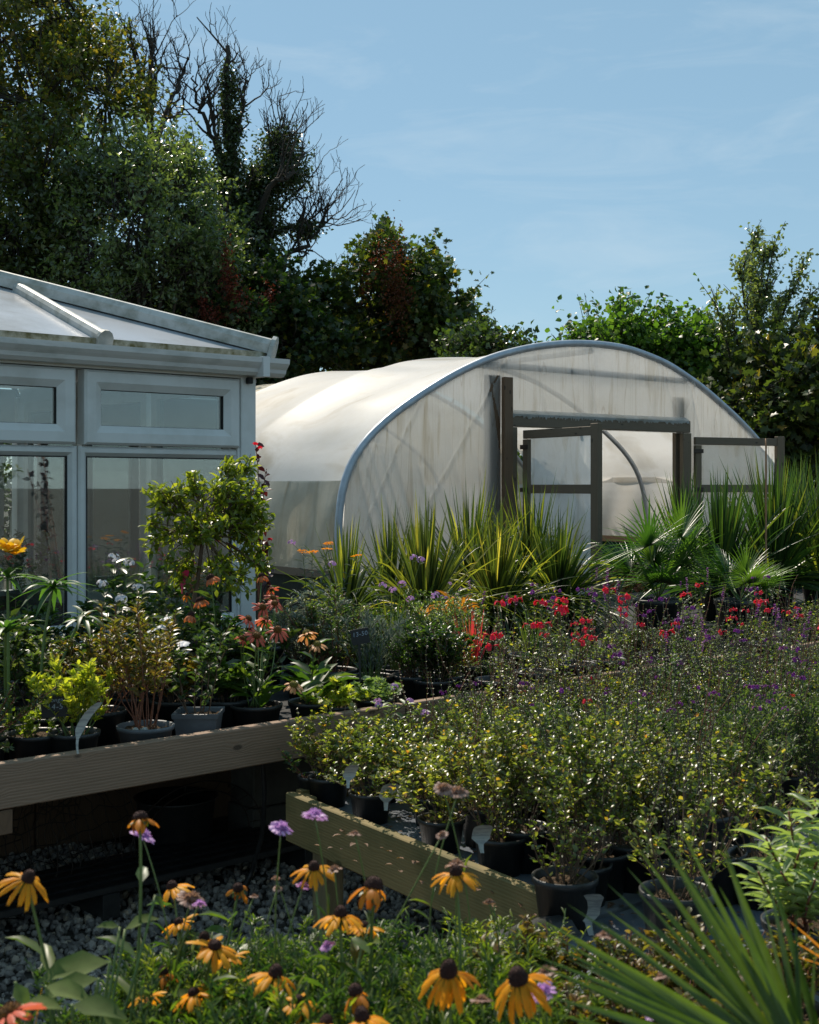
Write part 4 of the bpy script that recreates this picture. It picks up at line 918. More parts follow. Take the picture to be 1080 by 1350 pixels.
# whorled-leaf plants (spurge-like) at the left edge
def whorl(label, base, crowns, seed, fl=0):
    t = thing('whorled_plant', label, 'plant', base); base = np.array(base, float); r = rng(seed); zb = pot_parts(t, .09, .13)
    sb = MB(); lm = MB()
    for (px, py, Y, ll, n, sp) in crowns:
        tip = P(px, py, Y)-base; c = bent((r.uniform(-.02, .02), 0, zb), tip, (r.uniform(-.03, .03), 0)); sb.tube(c, np.linspace(.006, .0045, 12), 7)
        for k in range(n):
            a = k*2.39996; el_ = r.uniform(-.35, .75) if sp else r.uniform(.1, 1.1); q_ = .02*k/n
            d = np.array([cos(a)*cos(el_), sin(a)*cos(el_), sin(el_)]); lm.blades(np.array([tip-UP*(q_+.005)]), d[None], ll*r.uniform(.75, 1.1), ll*.15, droop=r.uniform(.2, .55), seg=6, fold=.15, taper=3, base=.4)
    sb.build('stems', M_stem, t); lm.build('foliage', M_bl_whorl, t)
    if fl:
        px, py, Y = fl
        for i in range(6): share(FL['lily'], t, P(px, py, Y)-base+.035*r.normal(size=3)*np.array([1, 1, .4]), (r.uniform(-.7, .7), r.uniform(-.7, .7), r.uniform(0, 6)), .85)
    return t
whorl('tall stem with drooping whorls of narrow leaves before the conservatory mullion', LB(60, .45, ZS), [(71, 768, 4.6, .155, 24, 1), (110, 808, 4.7, .13, 14, 1)], 3)
whorl('whorled plant with yellow lily flowers at the left edge of the picture', LB(5, .42, ZS), [(10, 755, 4.4, .12, 20, 1), (8, 826, 4.2, .14, 22, 0)], 4, fl=(8, 728, 4.4))
# white phlox
def stemmed(name, label, cat, base, tips, key, seed, lmat, nl=14, ll=.07, lw=.026, pot=(.09, .13), fs=1.4, sr=.003, group=None, smat=None, tmpl='leaf6', cluster=1, basal=0):
    t = thing(name, label, cat, base, 0, group); base = np.array(base, float); r = rng(seed); zb = pot_parts(t, *pot) if pot else 0; sb = MB(); lm = MB()
    for (px, py, Y) in tips:
        tip = P(px, py, Y)-base; c = bent((r.uniform(-.04, .04), r.uniform(-.04, .04), zb), tip, (r.uniform(-.02, .02), r.uniform(-.02, .02)))
        sb.tube(c, np.linspace(sr, sr*.6, 12), 5); s_ = np.linspace(.15, .95, nl); p, tt = along(c, s_); a = np.arange(nl)*2.4+r.uniform(0, 6); d = np.stack([np.cos(a), np.sin(a), .35+0*a], -1)
        lm.leaves(p, d, UP+.25*r.normal(size=(nl, 3)), ll*r.uniform(.7, 1.1, nl), lw*r.uniform(.8, 1.1, nl), tmpl)
        if key:
            for _ in range(cluster): share(FL[key], t, tip+.02*r.normal(size=3)*(cluster > 1), (r.uniform(-.3, .3), r.uniform(-.3, .3), r.uniform(0, 6)), fs)
    if basal:
        k = basal; a = r.uniform(0, 6.28, k); lm.leaves(np.stack([.03*np.cos(a), .03*np.sin(a), zb+r.uniform(0, .08, k)], -1), np.stack([np.cos(a), np.sin(a), r.uniform(.2, 1.5, k)], -1), UP+.3*r.normal(size=(k, 3)), ll*1.4, lw*1.2, tmpl)
    sb.build('stems', smat or M_stem, t); lm.build('foliage', lmat, t); return t
stemmed('phlox', 'white phlox with leafy upright stems in front of the right window pane', 'flower', LB(150, .85, ZS), [(150, 735, 5.3), (170, 742, 5.3), (135, 770, 5.2), (182, 775, 5.3), (160, 790, 5.1)], 'phlox', 5, M_lf_dark, nl=22, ll=.085, lw=.036, fs=.75)
stemmed('white_flower', 'dark leafy plant with small flat white flowers below the standard tree', 'flower', LB(228, .62, ZS), [(222, 808, 4.95), (217, 848, 4.8), (235, 852, 4.8), (205, 838, 4.9)], 'white', 6, M_lf_dark, nl=22, ll=.06, lw=.028, fs=1.3, cluster=2)
# standard tree with round crown
def standard(label, base, top, crown, seed):
    t = thing('standard_tree', label, 'tree', base); base = np.array(base, float); r = rng(seed); zb = pot_parts(t, .13, .2)
    tr = P(*top)-base; tb = MB(); c = bent((0, 0, zb), tr, (.02, 0)); tb.tube(c, np.linspace(.011, .008, 12), 8); tb.build('trunk', M_stemb, t)
    sb = MB(); lp = []; ld = []
    for (px, py, Y, rx, rz_, n) in crown:
        cc = P(px, py, Y)-base
        for i in range(n):
            q_ = nrm(r.normal(size=3)); e = cc+q_*np.array([rx, rx, rz_])*r.uniform(.35, 1.1); st_ = tr+(cc-tr)*r.uniform(0, .9); cv = np.array([st_, (st_+e)/2+.02*r.normal(size=3), e]); cv = np.stack([np.interp(np.linspace(0, 2, 7), range(3), cv[:, j]) for j in range(3)], -1)
            sb.tube(cv, np.linspace(.0035, .0012, 7), 4, cap=False)
            k = 15; p, tt = along(cv, r.uniform(.4, 1, k)); lp.append(p+.008*r.normal(size=(k, 3))); ld.append(nrm(tt*.5+r.normal(size=(k, 3))-UP*.15))
    lp = np.concatenate(lp); ld = np.concatenate(ld); k = len(lp); sb.build('branches', M_stemb, t)
    MB().leaves(lp, ld, UP+.6*r.normal(size=(k, 3)), .046*r.uniform(.6, 1.15, k), .019*r.uniform(.7, 1.1, k)).build('foliage', M_lf_young, t); return t
std = standard('standard tree with a loose round green crown before the conservatory corner', LB(232, .95, ZS), (268, 700, 5.55), [(212, 652, 5.5, .10, .07, 14), (262, 640, 5.5, .12, .07, 14), (300, 612, 5.7, .07, .05, 7), (325, 650, 5.6, .11, .12, 26), (270, 700, 5.5, .18, .11, 24), (338, 690, 5.6, .12, .10, 28), (205, 700, 5.5, .06, .14, 12), (345, 738, 5.6, .07, .07, 10), (235, 755, 5.5, .12, .10, 14), (305, 765, 5.5, .13, .10, 18), (330, 615, 5.8, .05, .06, 7)], 31)
def climber():
    base = LB(345, 1.25, ZS); t = thing('rose', 'tall rose with dark red young leaves and a red bud beside the corner post', 'plant', base); r = rng(77); zb = pot_parts(t, .11, .18); sb = MB(); lm = MB()
    for tips, sg in (((337, 583, 6.0), .02), ((350, 622, 6.0), -.02), ((308, 612, 5.95), .03), ((353, 712, 5.7), .01), ((330, 640, 6.0), 0)):
        tip = P(*tips)-base; c = bent((0, 0, zb), tip, (sg, 0)); sb.tube(c, np.linspace(.005, .002, 12), 6)
        k = 20; s_ = r.uniform(.6, 1, k); p, tt = along(c, s_); lm.leaves(p, r.normal(size=(k, 3))-UP*.2, UP+.5*r.normal(size=(k, 3)), .048*r.uniform(.7, 1.15, k), .026)
    sb.build('stems', M_stemr, t); lm.build('foliage', M_lf_red, t)
    for px, py in ((337, 583), (343, 588), (356, 709)):
        o = share(FL['lily'], t, P(px, py, 5.95)-base, (2.6, 0, 0), .6); o.data = FLR.data; o.scale = (.3,)*3
    return t
small_flower('lilyred', M_pt_red, 'lily'); FLR = FL['lilyred']; climber()
# dark filler shrubs, rows behind
r = rng(101); fills = [(-20, .75, .45, M_lf_dark), (20, .95, .5, M_lf_dark), (45, .70, .42, M_lf_salvia2), (88, .85, .40, M_lf_dark), (125, .75, .42, M_lf_mid), (178, .62, .42, M_lf_dark), (165, 1.25, .62, M_lf_mid), (205, .95, .5, M_lf_dark), (258, .75, .48, M_lf_dark), (300, .6, .4, M_lf_dark), (305, .95, .5, M_lf_mid), (90, 1.3, .5, M_lf_dark), (30, 1.35, .5, M_lf_mid), (240, 1.35, .6, M_lf_mid), (230, .45, .36, M_lf_olive), (-30, .25, .3, M_lf_dark), (300, .32, .30, M_lf_mid), (330, .62, .40, M_lf_dark)]
desc = ['behind the yellow lilies at the left edge', 'second from the left edge against the window', 'grey-green, right of the yellow lilies', 'under the drooping whorls', 'between the mullion and the phlox', 'below the phlox', 'tallest, against the right pane', 'behind the bronze shrub', 'below the standard tree trunk', 'left of the coral coneflowers', 'behind the coral coneflowers', 'at the foot of the window mullion', 'at the foot of the left pane', 'at the foot of the corner post', 'bronze, between two grey pots', 'at the plank, far left', 'low, between square pot and coneflowers', 'dark, right of the dusky coneflowers']
for i, (px, w_, h_, mt) in enumerate(fills):
    bush('potted_shrub', ('leafy shrub in a dark pot, '+desc[i])[:110], 'shrub', LB(px, w_, ZS), 200+i, pot=(.09, .13), h=h_-.12, nst=10, nbr=5, nleaf=650, ll=.045, lw=.02, lmat=mt, smat=M_stemb, lean=.6, group=SHR)
# conifer-like / rosemary sprig at far left
def needles(label, base, sprays, seed, mat, smat, ll=.02, lw=.004, name='needled_shrub', pot=(.08, .12)):
    t = thing(name, label, 'shrub', base); base = np.array(base, float); r = rng(seed); zb = pot_parts(t, *pot) if pot else 0; sb = MB(); lm = MB()
    for (px, py, Y) in sprays:
        c = bent((0, 0, zb), P(px, py, Y)-base, (0, 0.02)); sb.tube(c, np.linspace(.003, .0015, 12), 5); k = 70; p, tt = along(c, r.uniform(.25, 1, k)); lm.leaves(p, tt+nrm(r.normal(size=(k, 3)))*1.1, r.normal(size=(k, 3)), ll, lw, 'leaf4')
    sb.build('stems', smat, t); lm.build('foliage', mat, t); return t
needles('reddish twigs with short dark needles reaching in from the left edge', LB(-25, .2, ZS), [(75, 905, 4.1), (55, 925, 4.0), (60, 912, 4.1), (18, 900, 4.0), (12, 985, 3.95), (20, 920, 4.0)], 9, M_lf_dark, M_stemr, .022, .006)
# ------------------------------------------------- long bench, right part
ladd('silver_shrub', 'silvery grey-leaved shrub with rusty tips, right of the coral coneflowers', LB(405, .75, ZS), 41, pot=(.1, .14), h=.42, nst=18, nbr=6, nleaf=1500, ll=.036, lw=.008, lmat=M_lf_silver, smat=M_stemb, lean=.55)
ladd('silver_shrub', 'bushy silver shrub with reddish shoots behind the black price sign', LB(440, .62, ZS), 42, pot=(.1, .14), h=.40, nst=18, nbr=5, nleaf=1200, ll=.034, lw=.009, lmat=M_lf_salvia2, smat=M_stemr, lean=.5)
ladd('lavender', 'silver lavender with upright narrow leaves right beside the black price sign', LB(490, .42, ZS), 43, pot=(.09, .13), h=.30, nst=34, nbr=2, nleaf=1300, ll=.032, lw=.0045, lmat=M_lf_silver, smat=M_stem, lean=.45, lift=2.2)
ladd('lavender', 'second silver lavender, half behind the small box-leaved bush', LB(527, .52, ZS), 44, pot=(.09, .13), h=.28, nst=30, nbr=2, nleaf=1100, ll=.03, lw=.0045, lmat=M_lf_silver, smat=M_stem, lean=.45, lift=2.2)
ladd('box_shrub', 'dense small-leaved green bush right of the price sign', LB(548, .32, ZS), 45, pot=(.1, .13), h=.27, nst=20, nbr=8, nleaf=2200, ll=.014, lw=.009, lmat=M_lf_mid, smat=M_stemb, lean=.7)
ladd('trailing_ivy', 'pale variegated ivy trailing over the plank below the price sign', LB(437, .10, ZS), 46, pot=(.09, .1), h=.16, nst=16, nbr=4, nleaf=420, ll=.032, lw=.03, lmat=M_lf_gold, smat=M_stem, lean=1.7, tmpl='lobed', up=-.1)
ladd('trailing_ivy', 'pale green ivy mound left of the small-leaved bush', LB(490, .12, ZS), 47, pot=(.09, .1), h=.14, nst=16, nbr=4, nleaf=460, ll=.03, lw=.028, lmat=M_lf_pale, smat=M_stem, lean=1.6, tmpl='lobed', up=-.1)
ladd('fine_shrub', 'airy bush with tiny cream and pink flowers behind the small-leaved bush', LB(590, .72, ZS), 48, pot=(.1, .13), h=.36, nst=24, nbr=6, nleaf=1500, ll=.014, lw=.006, lmat=M_lf_pale, smat=M_stem, lean=.5, flowers=put_flowers('lilac', 7, .35))
ladd('croton', 'yellow and orange lance-leaved shrub at the foot of the sword-leaved clumps', LB(598, .95, ZS), 49, pot=(.1, .14), h=.26, nst=10, nbr=2, nleaf=240, ll=.085, lw=.018, lmat=M_croton, smat=M_stemr, lean=.8, start=.5)
ladd('green_shrub', 'mid-green leafy shrub between the small-leaved bush and the red grass', LB(580, .25, ZS), 50, pot=(.1, .13), h=.26, nst=16, nbr=6, nleaf=1000, ll=.026, lw=.013, lmat=M_lf_mid, smat=M_stemb, lean=.6)
def grassy(name, label, base, n, ll, lw, mat, seed, pot=(.1, .15), lean=.5, droop=.4, cat='plant', jit=.25, potmat=None, group=None, fold=.25, seg=7, rot=0, skirt=0):
    t = thing(name, label, cat, base, rot, group); r = rng(seed); zb = pot_parts(t, *pot, potmat) if pot else 0
    a = r.uniform(0, 6.28, n); e = np.abs(r.normal(0, lean, n)); e = np.minimum(e, 1.45); D = np.stack([np.cos(a)*np.sin(e), np.sin(a)*np.sin(e), np.cos(e)], -1)
    if skirt:
        m_ = int(n*skirt); a = np.concatenate([a, r.uniform(0, 6.28, m_)]); e = np.concatenate([e, r.uniform(.9, 1.5, m_)]); n += m_; D = np.stack([np.cos(a)*np.sin(e), np.sin(a)*np.sin(e), np.cos(e)], -1)
    ll = np.where(np.arange(n) < (n if not skirt else n-m_), ll, ll*.72)
    q_ = .03*r.random(n); B = np.stack([q_*np.cos(a), q_*np.sin(a), np.full(n, zb-.01)], -1)
    MB().blades(B, D, ll*r.uniform(1-jit*1.6, 1.05, n), lw*r.uniform(.7, 1.15, n), droop=droop*np.clip(e, .1, 1.2)*r.uniform(.3, 1.7, n), seg=seg, fold=fold, roll=r.uniform(-.9, .9, n)).build('foliage', mat, t); return t
grassy('blood_grass', 'tuft of red-tipped upright grass behind the salvias', LB(622, .30, ZS), 46, .30, .010, M_bl_red, 51, lean=.25, droop=.15)
grassy('iris', 'clump of upright green sword leaves behind the price sign', LB(520, .80, ZS), 36, .36, .016, M_bl_green, 52, lean=.4, droop=.1)
grassy('iris', 'clump of green sword leaves between the red grass and the salvias', LB(700, .35, ZS), 40, .30, .014, M_bl_green, 53, lean=.5, droop=.3)
# achillea and agapanthus behind
stemmed('yarrow', 'yellow flat-topped yarrow and feathery stems beside the polytunnel side', 'flower', LB(405, 1.3, ZS), [(412, 728, 6.3), (431, 724, 6.3), (470, 733, 6.3), (433, 717, 6.4), (399, 727, 6.2)], 'ach', 61, M_lf_silver, nl=30, ll=.05, lw=.006, sr=.0022, fs=.8)
stemmed('wispy_flower', 'thin stems with lilac flower heads in front of the striped sword leaves', 'flower', LB(520, 1.15, ZS), [(505, 772, 6.2), (518, 778, 6.2), (530, 770, 6.2), (545, 735, 6.4), (555, 738, 6.4), (573, 786, 6.2), (541, 790, 6.2), (385, 716, 6.2), (438, 744, 6.2)], 'lilac', 62, M_lf_silver, nl=4, ll=.04, lw=.005, sr=.0018, fs=.65)
# ------------------------------------------------- striped sword-leaved clumps (phormium)
PH = 'yellow-striped sword-leaved clumps before the polytunnel'
for i, (px, w_, h_, n, lb_) in enumerate([(455, 2.35, .62, 60, 'leftmost yellow-striped clump, before the left foot of the arch'), (560, 1.75, .78, 110, 'large yellow-striped clump, second from the left'), (618, 2.5, .85, 90, 'yellow-striped clump set back behind its neighbours'), (655, 1.85, .74, 110, 'middle yellow-striped clump with arching leaves'), (700, 2.35, .86, 110, 'yellow-striped clump beside the left door leaf'), (735, 1.9, .72, 90, 'rightmost yellow-striped clump, in front of the left door leaf'), (515, 2.5, .68, 70, 'yellow-striped clump behind the two leftmost clumps')]):
    z0 = ZS
    grassy('sword_leaf_clump', lb_, LB(px, w_, z0), int(n*2.1), h_*(1.06 if w_ < 1.9 else 1.16), .025, M_bl_yel, 70+i, pot=(.12, .16), lean=.70, droop=.68, group=PH, skirt=.45)
mb = MB(); mb.bbox((1.2, 1.95, .57), (9.0, 3.4, ZS-.005), .004); rb_ = thing('rear_staging', 'low timber staging carrying the sword-leaved plants before the tunnel', 'staging', L0, RB); mb.build('bench_top', M_fabricd, rb_, smooth=False)
for x in (1.4, 4., 6.5, 8.8):
    for y in (2.1, 3.2): mb = MB(); mb.bbox((x, y, 0), (x+.07, y+.07, .565), .003); mb.build('leg', M_wgrey, rb_, smooth=False)
# ------------------------------------------------- fan palms and cordylines on the right
def fanpalm(label, base, n_fans, rad, seed, stemh=.3, mat=None, blades_per=34, lw=.02, spread=1.0, group=None):
    t = thing('fan_palm', label, 'palm', base, 0, group); r = rng(seed); zb = pot_parts(t, .15, .24); tb = MB(); tb.tube([(0, 0, zb-.02), (0, 0, zb+stemh*.5), (.01, 0, zb+stemh)], [.04, .045, .03], 10); tb.build('trunk', M_bark, t)
    for k in range(n_fans):
        a = k*2.4+r.uniform(-.3, .3); e = r.uniform(.15, 1.15)*spread; d = np.array([cos(a)*sin(e), sin(a)*sin(e), cos(e)]); L_ = r.uniform(.18, .42)*rad/.4
        s0 = np.array([0, 0, zb+stemh]); hub = s0+d*L_; sb = MB(); sb.tube(bent(s0, hub, (0, 0)), .005, 5)
        x = nrm(np.cross(d, UP+.2*r.normal(size=3))); nrm_ = np.cross(x, d)
        fa = np.linspace(-1.9, 1.9, blades_per); D = d*np.cos(fa)[:, None]+x*np.sin(fa)[:, None]+nrm_*.12
        f = MB(); f.blades(np.repeat(hub[None], blades_per, 0), D, rad*r.uniform(.8, 1.02, blades_per)*(1-.12*np.abs(fa)/1.9), lw, droop=.10+.1*r.random(blades_per), seg=6, fold=.3, roll=np.zeros(blades_per))
        o = f.build('fan', mat or M_bl_palm, t); sb.build('leaf_stalk', M_stem, o)
    return t
fanpalm('fan palm right of the open doorway with stiff pleated fans', LB(868, 1.15, ZS), 12, .40, 81, stemh=.04, lw=.018, blades_per=30)
fanpalm('second fan palm, low and dark at the far right', LB(975, .8, ZS), 7, .30, 82, stemh=.02, lw=.015)
for i, (px, w_, h_, n, lb_) in enumerate([(905, 2.45, 1.1, 80, 'green cordyline just right of the doorway palm'), (950, 1.5, .92, 110, 'tall green cordyline with long arching swords before the right door leaf'), (1020, 1.45, 1.05, 120, 'tallest green cordyline beside the bamboo cane'), (1085, 1.3, 1.05, 110, 'green cordyline at the right edge of the picture'), (1050, 2.8, 1.25, 90, 'cordyline set back at the right edge')]):
    grassy('cordyline', lb_, LB(px, w_, ZS), int(n*1.6), h_*(1 if w_ < 1.9 else .85), .030, M_bl_green, 90+i, pot=(.15, .25), lean=.5, droop=.3, skirt=.4, group='green cordylines at the right')
c0 = LB(1010, 1.1, ZS); c1_ = c0.copy(); c1_[2] = CAMZ-(578-640)/F*c0[1]
mb = MB(); zz = np.linspace(0, 1, 25); pts = c0+(c1_-c0)*zz[:, None]; rr_ = .006+.0012*(np.arange(25) % 5 == 0); mb.tube(pts-c0, rr_, 8); o = mb.build('bamboo_cane', M_cane); o.location = tuple(c0); tag(o, 'thin reddish-brown bamboo cane standing upright among the cordylines', 'cane')
# plants inside the tunnel
def inside(px, k, h_, mt, seed, label):
    u = TU(px, k); p = T0+gx_*u+ty_*k
    bush('tunnel_plant', label, 'plant', (p[0], p[1], 0), seed, pot=(.16, .25), h=h_, nst=16, nbr=5, nleaf=700, ll=.07, lw=.03, lmat=mt, smat=M_stemr, lean=.7)
inside(800, .6, .62, M_dead, 301, 'dried brown plant just inside the tunnel doorway'); inside(850, 1.2, .6, M_dead, 302, 'dead reddish-brown bush inside the tunnel before the green netting'); inside(815, 1.5, .6, M_lf_dark, 303, 'dark green plant on the tunnel floor')
for i, (u, k) in enumerate(((-.9, 1.4), (-.7, 2.4), (-.8, 3.2), (-.6, .6))):
    p = T0+gx_*u+ty_*k; grassy('tunnel_plant', 'shadowy tall leaved plant behind the film of the tunnel side', (p[0], p[1], 0), 40, 1.25, .04, M_bl_green, 310+i, pot=(.2, .3), lean=.45, group='plants seen as shadows behind the tunnel film')
# ================================================================== SALVIAS on the lower bench
def salvia(seed, kind):
    t = thing('salvia', 'x', 'plant', (0, 0, 0)); zb = pot_parts(t, .074, .105); r = rng(seed)
    if kind == 'leafy': sm, lm, tips = bush_geo(seed, zb-.01, .46, 0, 26, 7, 3200, .018, .0105, stem_r=.0022, lean=.42, base_r=.05, bend=.45, lift=.5, start=.30 if seed % 2 else .06, up=.6); lmt = M_lf_salvia; smt = M_stemb
    elif kind == 'low': sm, lm, tips = bush_geo(seed, zb-.01, .30, 0, 22, 6, 1500, .023, .0125, start=.03, stem_r=.0018, lean=.95, base_r=.04, bend=.45, lift=.5); lmt = M_lf_salvia; smt = M_stemb
    else: sm, lm, tips = bush_geo(seed, zb-.01, .50, 0, 26, 6, 2200, .022, .0075, start=.05, stem_r=.0018, lean=.34, base_r=.04, bend=.35, lift=.8); lmt = M_lf_salvia2; smt = M_stemd
    sm.build('stems', smt, t); lm.build('foliage', lmt, t); t['tips'] = 0
    nfl = {'leafy': 0, 'low': 0, 'purple': 0}[kind]
    return t, tips
protos = {}
for kd, sds in (('leafy', (1, 2, 3, 4)), ('low', (5, 6, 7)), ('purple', (8, 9, 10))):
    protos[kd] = [salvia(400+s_, kd) for s_ in sds]
for v in protos.values():
    for t, _ in v: del t['tips']
used = set()
def place(kd, i, loc, rot, sc_, label, group, fl=None, nf=0, cat='plant'):
    src, tips = protos[kd][i % len(protos[kd])]
    if id(src) not in used: used.add(id(src)); t = src; t.location = tuple(float(v) for v in loc); t.rotation_euler = (0, 0, rot); t.scale = (sc_,)*3; t['label'] = label
    else: t = src.copy(); COL.objects.link(t); t.location = tuple(float(v) for v in loc); t.rotation_euler = (0, 0, rot); t.scale = (sc_,)*3; t['label'] = label; [copy_tree(c, t) for c in PK[id(src)]]
    if group: t['group'] = group
    if nf:
        r = rng(int(abs(loc[0])*1e4+loc[1]*100)); k = np.argsort(-tips[:, 2])[:nf*3]
        for j in r.choice(k, nf, replace=False): share(FL[fl], t, tips[j]+UP*.005, (r.uniform(-.2, .2), r.uniform(-.2, .2), r.uniform(0, 6.28)), r.uniform(.6, 1.0)*(1 if fl != 'spike' else 1.1))
        if fl in ('red', 'purple', 'spike'):      # thin flowering stalks above the leaves
            pass
    return t
PK = {id(t): children(t) for v in protos.values() for t, _ in v}
def flower_stalks(loc, n, key, hgt, seed, label, group, sc_=1.0, smat=None):
    t = thing('flowering_salvia', label, 'flower', loc, 0, group); r = rng(seed); zb = pot_parts(t, .09, .13); sb = MB(); lm = MB()
    for i in range(n):
        a = r.uniform(0, 6.28); e = abs(r.normal(0, .22)); c = curve((.02*cos(a), .02*sin(a), zb), (cos(a)*sin(e), sin(a)*sin(e), cos(e)), hgt*r.uniform(.72, 1.05), r, .25, 10, .3); sb.tube(c, np.linspace(.0019, .0009, 10), 4, cap=False)
        k = 22; p, tt = along(c, r.uniform(.15, .85, k)); a2 = r.uniform(0, 6.28, k); lm.leaves(p, np.stack([np.cos(a2), np.sin(a2), .5+0*a2], -1), UP+.4*r.normal(size=(k, 3)), .022*r.uniform(.6, 1.1, k), .011)
        if r.random() < (.38 if key == 'red' else .5):
            for j in range(r.integers(1, 3)):
                p, _ = along(c, [1-.09*j]); share(FL[key], t, p[0], (r.uniform(-.2, .2), r.uniform(-.2, .2), r.uniform(0, 6.28)), sc_*r.uniform(.6, 1.2))
        if key in ('spike', 'purple'):
            k = 16; p, tt = along(c, r.uniform(.72, 1, k)); a2 = r.uniform(0, 6.28, k); lm.leaves(p, np.stack([np.cos(a2), np.sin(a2), .6+0*a2], -1), UP, .006, .004, 'leaf4')
    sb.build('stems', smat or M_stemd, t); lm.build('foliage', M_lf_salvia if key == 'red' else M_lf_salvia2, t); return t
r = rng(55)
# front row along the plank: low bushes and pots in view
fr = [(434, 1061, 'low', 'low leafy salvia in the first black pot at the bench corner'), (489, 1083, 'low', 'low salvia in the second black pot along the plank, with a white label'), (582, 1121, 'low', 'sparse low salvia in the wide pot along the green plank'), (660, 1150, 'leafy', 'leafy salvia in the dark pot near the middle of the green plank'), (768, 1190, 'leafy', 'tall twiggy salvia with bare brown stems above a black pot near the plank end')]
for i, (px, py, kd, lb_) in enumerate(fr): place(kd, i, S(px, py, ZB2), i*1.3, 1.02 if kd == 'leafy' else .95, lb_, '')
k = 0
for ti in range(0, 26):
    for si in range(7):
        s_ = .13+si*.195; tt = .26+ti*.205+(.1 if si % 2 else 0)
        p = A_+f_*(s_+r.uniform(-.03, .03))+b2*(tt+r.uniform(-.03, .03)); px = 540+p[0]/p[1]*F
        if px > 1130 or px < 400: continue
        pz = p.copy(); pz[2] = ZB2
        low = px < 590
        if tt < .45 and s_ > .9 or r.random() < .05: continue
        u = r.random()
        kd = 'low' if low else ('leafy' if (px < 850 and u < .74) or u < .4 else 'purple')
        sc_ = (r.uniform(.72, 1.02) if low else (r.uniform(.72, .92) if p[1] < 4.3 else r.uniform(.50, .74)))
        place(kd, k, pz, r.uniform(0, 6.28), sc_, {'low': 'low green salvia bush in the crowd at the near corner of the lower bench', 'leafy': 'yellow-green twiggy salvia bush in the massed crowd on the lower bench', 'purple': 'grey-green narrow-leaved salvia in the right part of the massed crowd'}[kd],
              {'low': 'low salvias near the bench corner', 'leafy': 'massed twiggy salvias', 'purple': 'massed narrow-leaved salvias'}[kd], 'red' if kd == 'leafy' else 'purple', 0 if kd == 'low' else (int(r.random() < .15) if kd == 'leafy' else int(r.integers(2, 5)))); k += 1
# flowering stalks with red flowers along the back of the bench, purple ones to the right
RG = 'red-flowered salvias along the back of the lower bench'; PG = 'purple-flowered salvias in the right of the crowd'
for i, (px, w_) in enumerate([(668, -.35), (715, -.30), (745, -.45), (790, -.4), (820, -.32), (690, -.6), (925, -.35), (960, -.5), (1005, -.3), (1050, -.55), (1075, -.4), (770, -.7), (985, -.7)]):
    flower_stalks(LB(px, w_, ZB2), 6, 'red', .55, 600+i, 'salvia with scarlet two-lipped flowers on thin stalks above the green crowd', RG, 1.15, M_stemb)
for i, (px, w_) in enumerate([(655, .0), (705, .05), (760, .1), (800, .1), (850, -.3), (880, -.45), (905, -.8), (940, -1.0), (980, -1.1), (1030, -.9), (870, -.9), (1060, -1.15), (915, -.15), (1010, -.05)]):
    flower_stalks(LB(px, w_, ZB2 if w_ < -.24 else ZS), 8, 'purple' if i % 3 else 'spike', .50 if w_ < -.24 else .42, 650+i, 'salvia with small violet-purple flowers on dark wiry stalks', PG, .8, M_stemd)
FR = 'mixed leafy pots on the right part of the long bench'; pk = {}
for i, px in enumerate(range(395, 1110, 34)):
    for j, w_ in enumerate((.18, .52, .86, 1.2)):
        if px < 560 and w_ < .8: continue
        if px > 600 and w_ > .6: continue
        p = LB(px+r.uniform(-9, 9), w_+r.uniform(-.05, .05), ZS); key = (i+j*2) % 4
        if key not in pk:
            mt = [M_lf_salvia2, M_lf_dark, M_lf_salvia, M_lf_mid][key]; o = bush('potted_shrub', 'low leafy pot plant on the long bench behind the massed salvias', 'shrub', p, 900+key, pot=(.085, .12), h=.27, nst=20, nbr=6, nleaf=1300, ll=[.024, .03, .018, .026][key], lw=[.008, .014, .01, .007][key], lmat=mt, smat=M_stemb, lean=.6, start=.05, group=FR); pk[key] = (o, children(o))
        else:
            o = pk[key][0].copy(); COL.objects.link(o); [copy_tree(c, o) for c in pk[key][1]]; o.location = tuple(float(v) for v in p); o.rotation_euler = (0, 0, r.uniform(0, 6.28)); o.scale = ((r.uniform(.85, 1.15) if px < 600 else r.uniform(.45, .7)),)*3
# bare grey-brown flowered-out stalks rising above the crowd
def stalks(loc, n, hgt, seed, label, mat, grp):
    t = thing('spent_salvia', label, 'plant', loc, 0, grp); r = rng(seed); zb = pot_parts(t, .08, .12); sb = MB(); lm = MB()
    for i in range(n):
        a = r.uniform(0, 6.28); e = abs(r.normal(0, .25)); c = curve((.03*cos(a), .03*sin(a), zb), (cos(a)*sin(e), sin(a)*sin(e), cos(e)), hgt*r.uniform(.6, 1.1), r, .3, 12, .25); sb.tube(c, np.linspace(.0022, .0010, 12), 4, cap=False)
        for s_ in np.linspace(.55, 1, 9):
            p, tt = along(c, [s_]); k = 4; aa = r.uniform(0, 6.28, k); lm.leaves(np.repeat(p, k, 0), np.stack([np.cos(aa), np.sin(aa), .5+0*aa], -1), UP, .009*(1.3-s_*.6), .006, 'leaf4')
        k = 10; p, tt = along(c, r.uniform(.05, .5, k)); a2 = r.uniform(0, 6.28, k); lm.leaves(p, np.stack([np.cos(a2), np.sin(a2), .3+0*a2], -1), UP+.4*r.normal(size=(k, 3)), .02, .009)
    sb.build('stems', mat, t); lm.build('foliage', M_lf_salvia2, t)
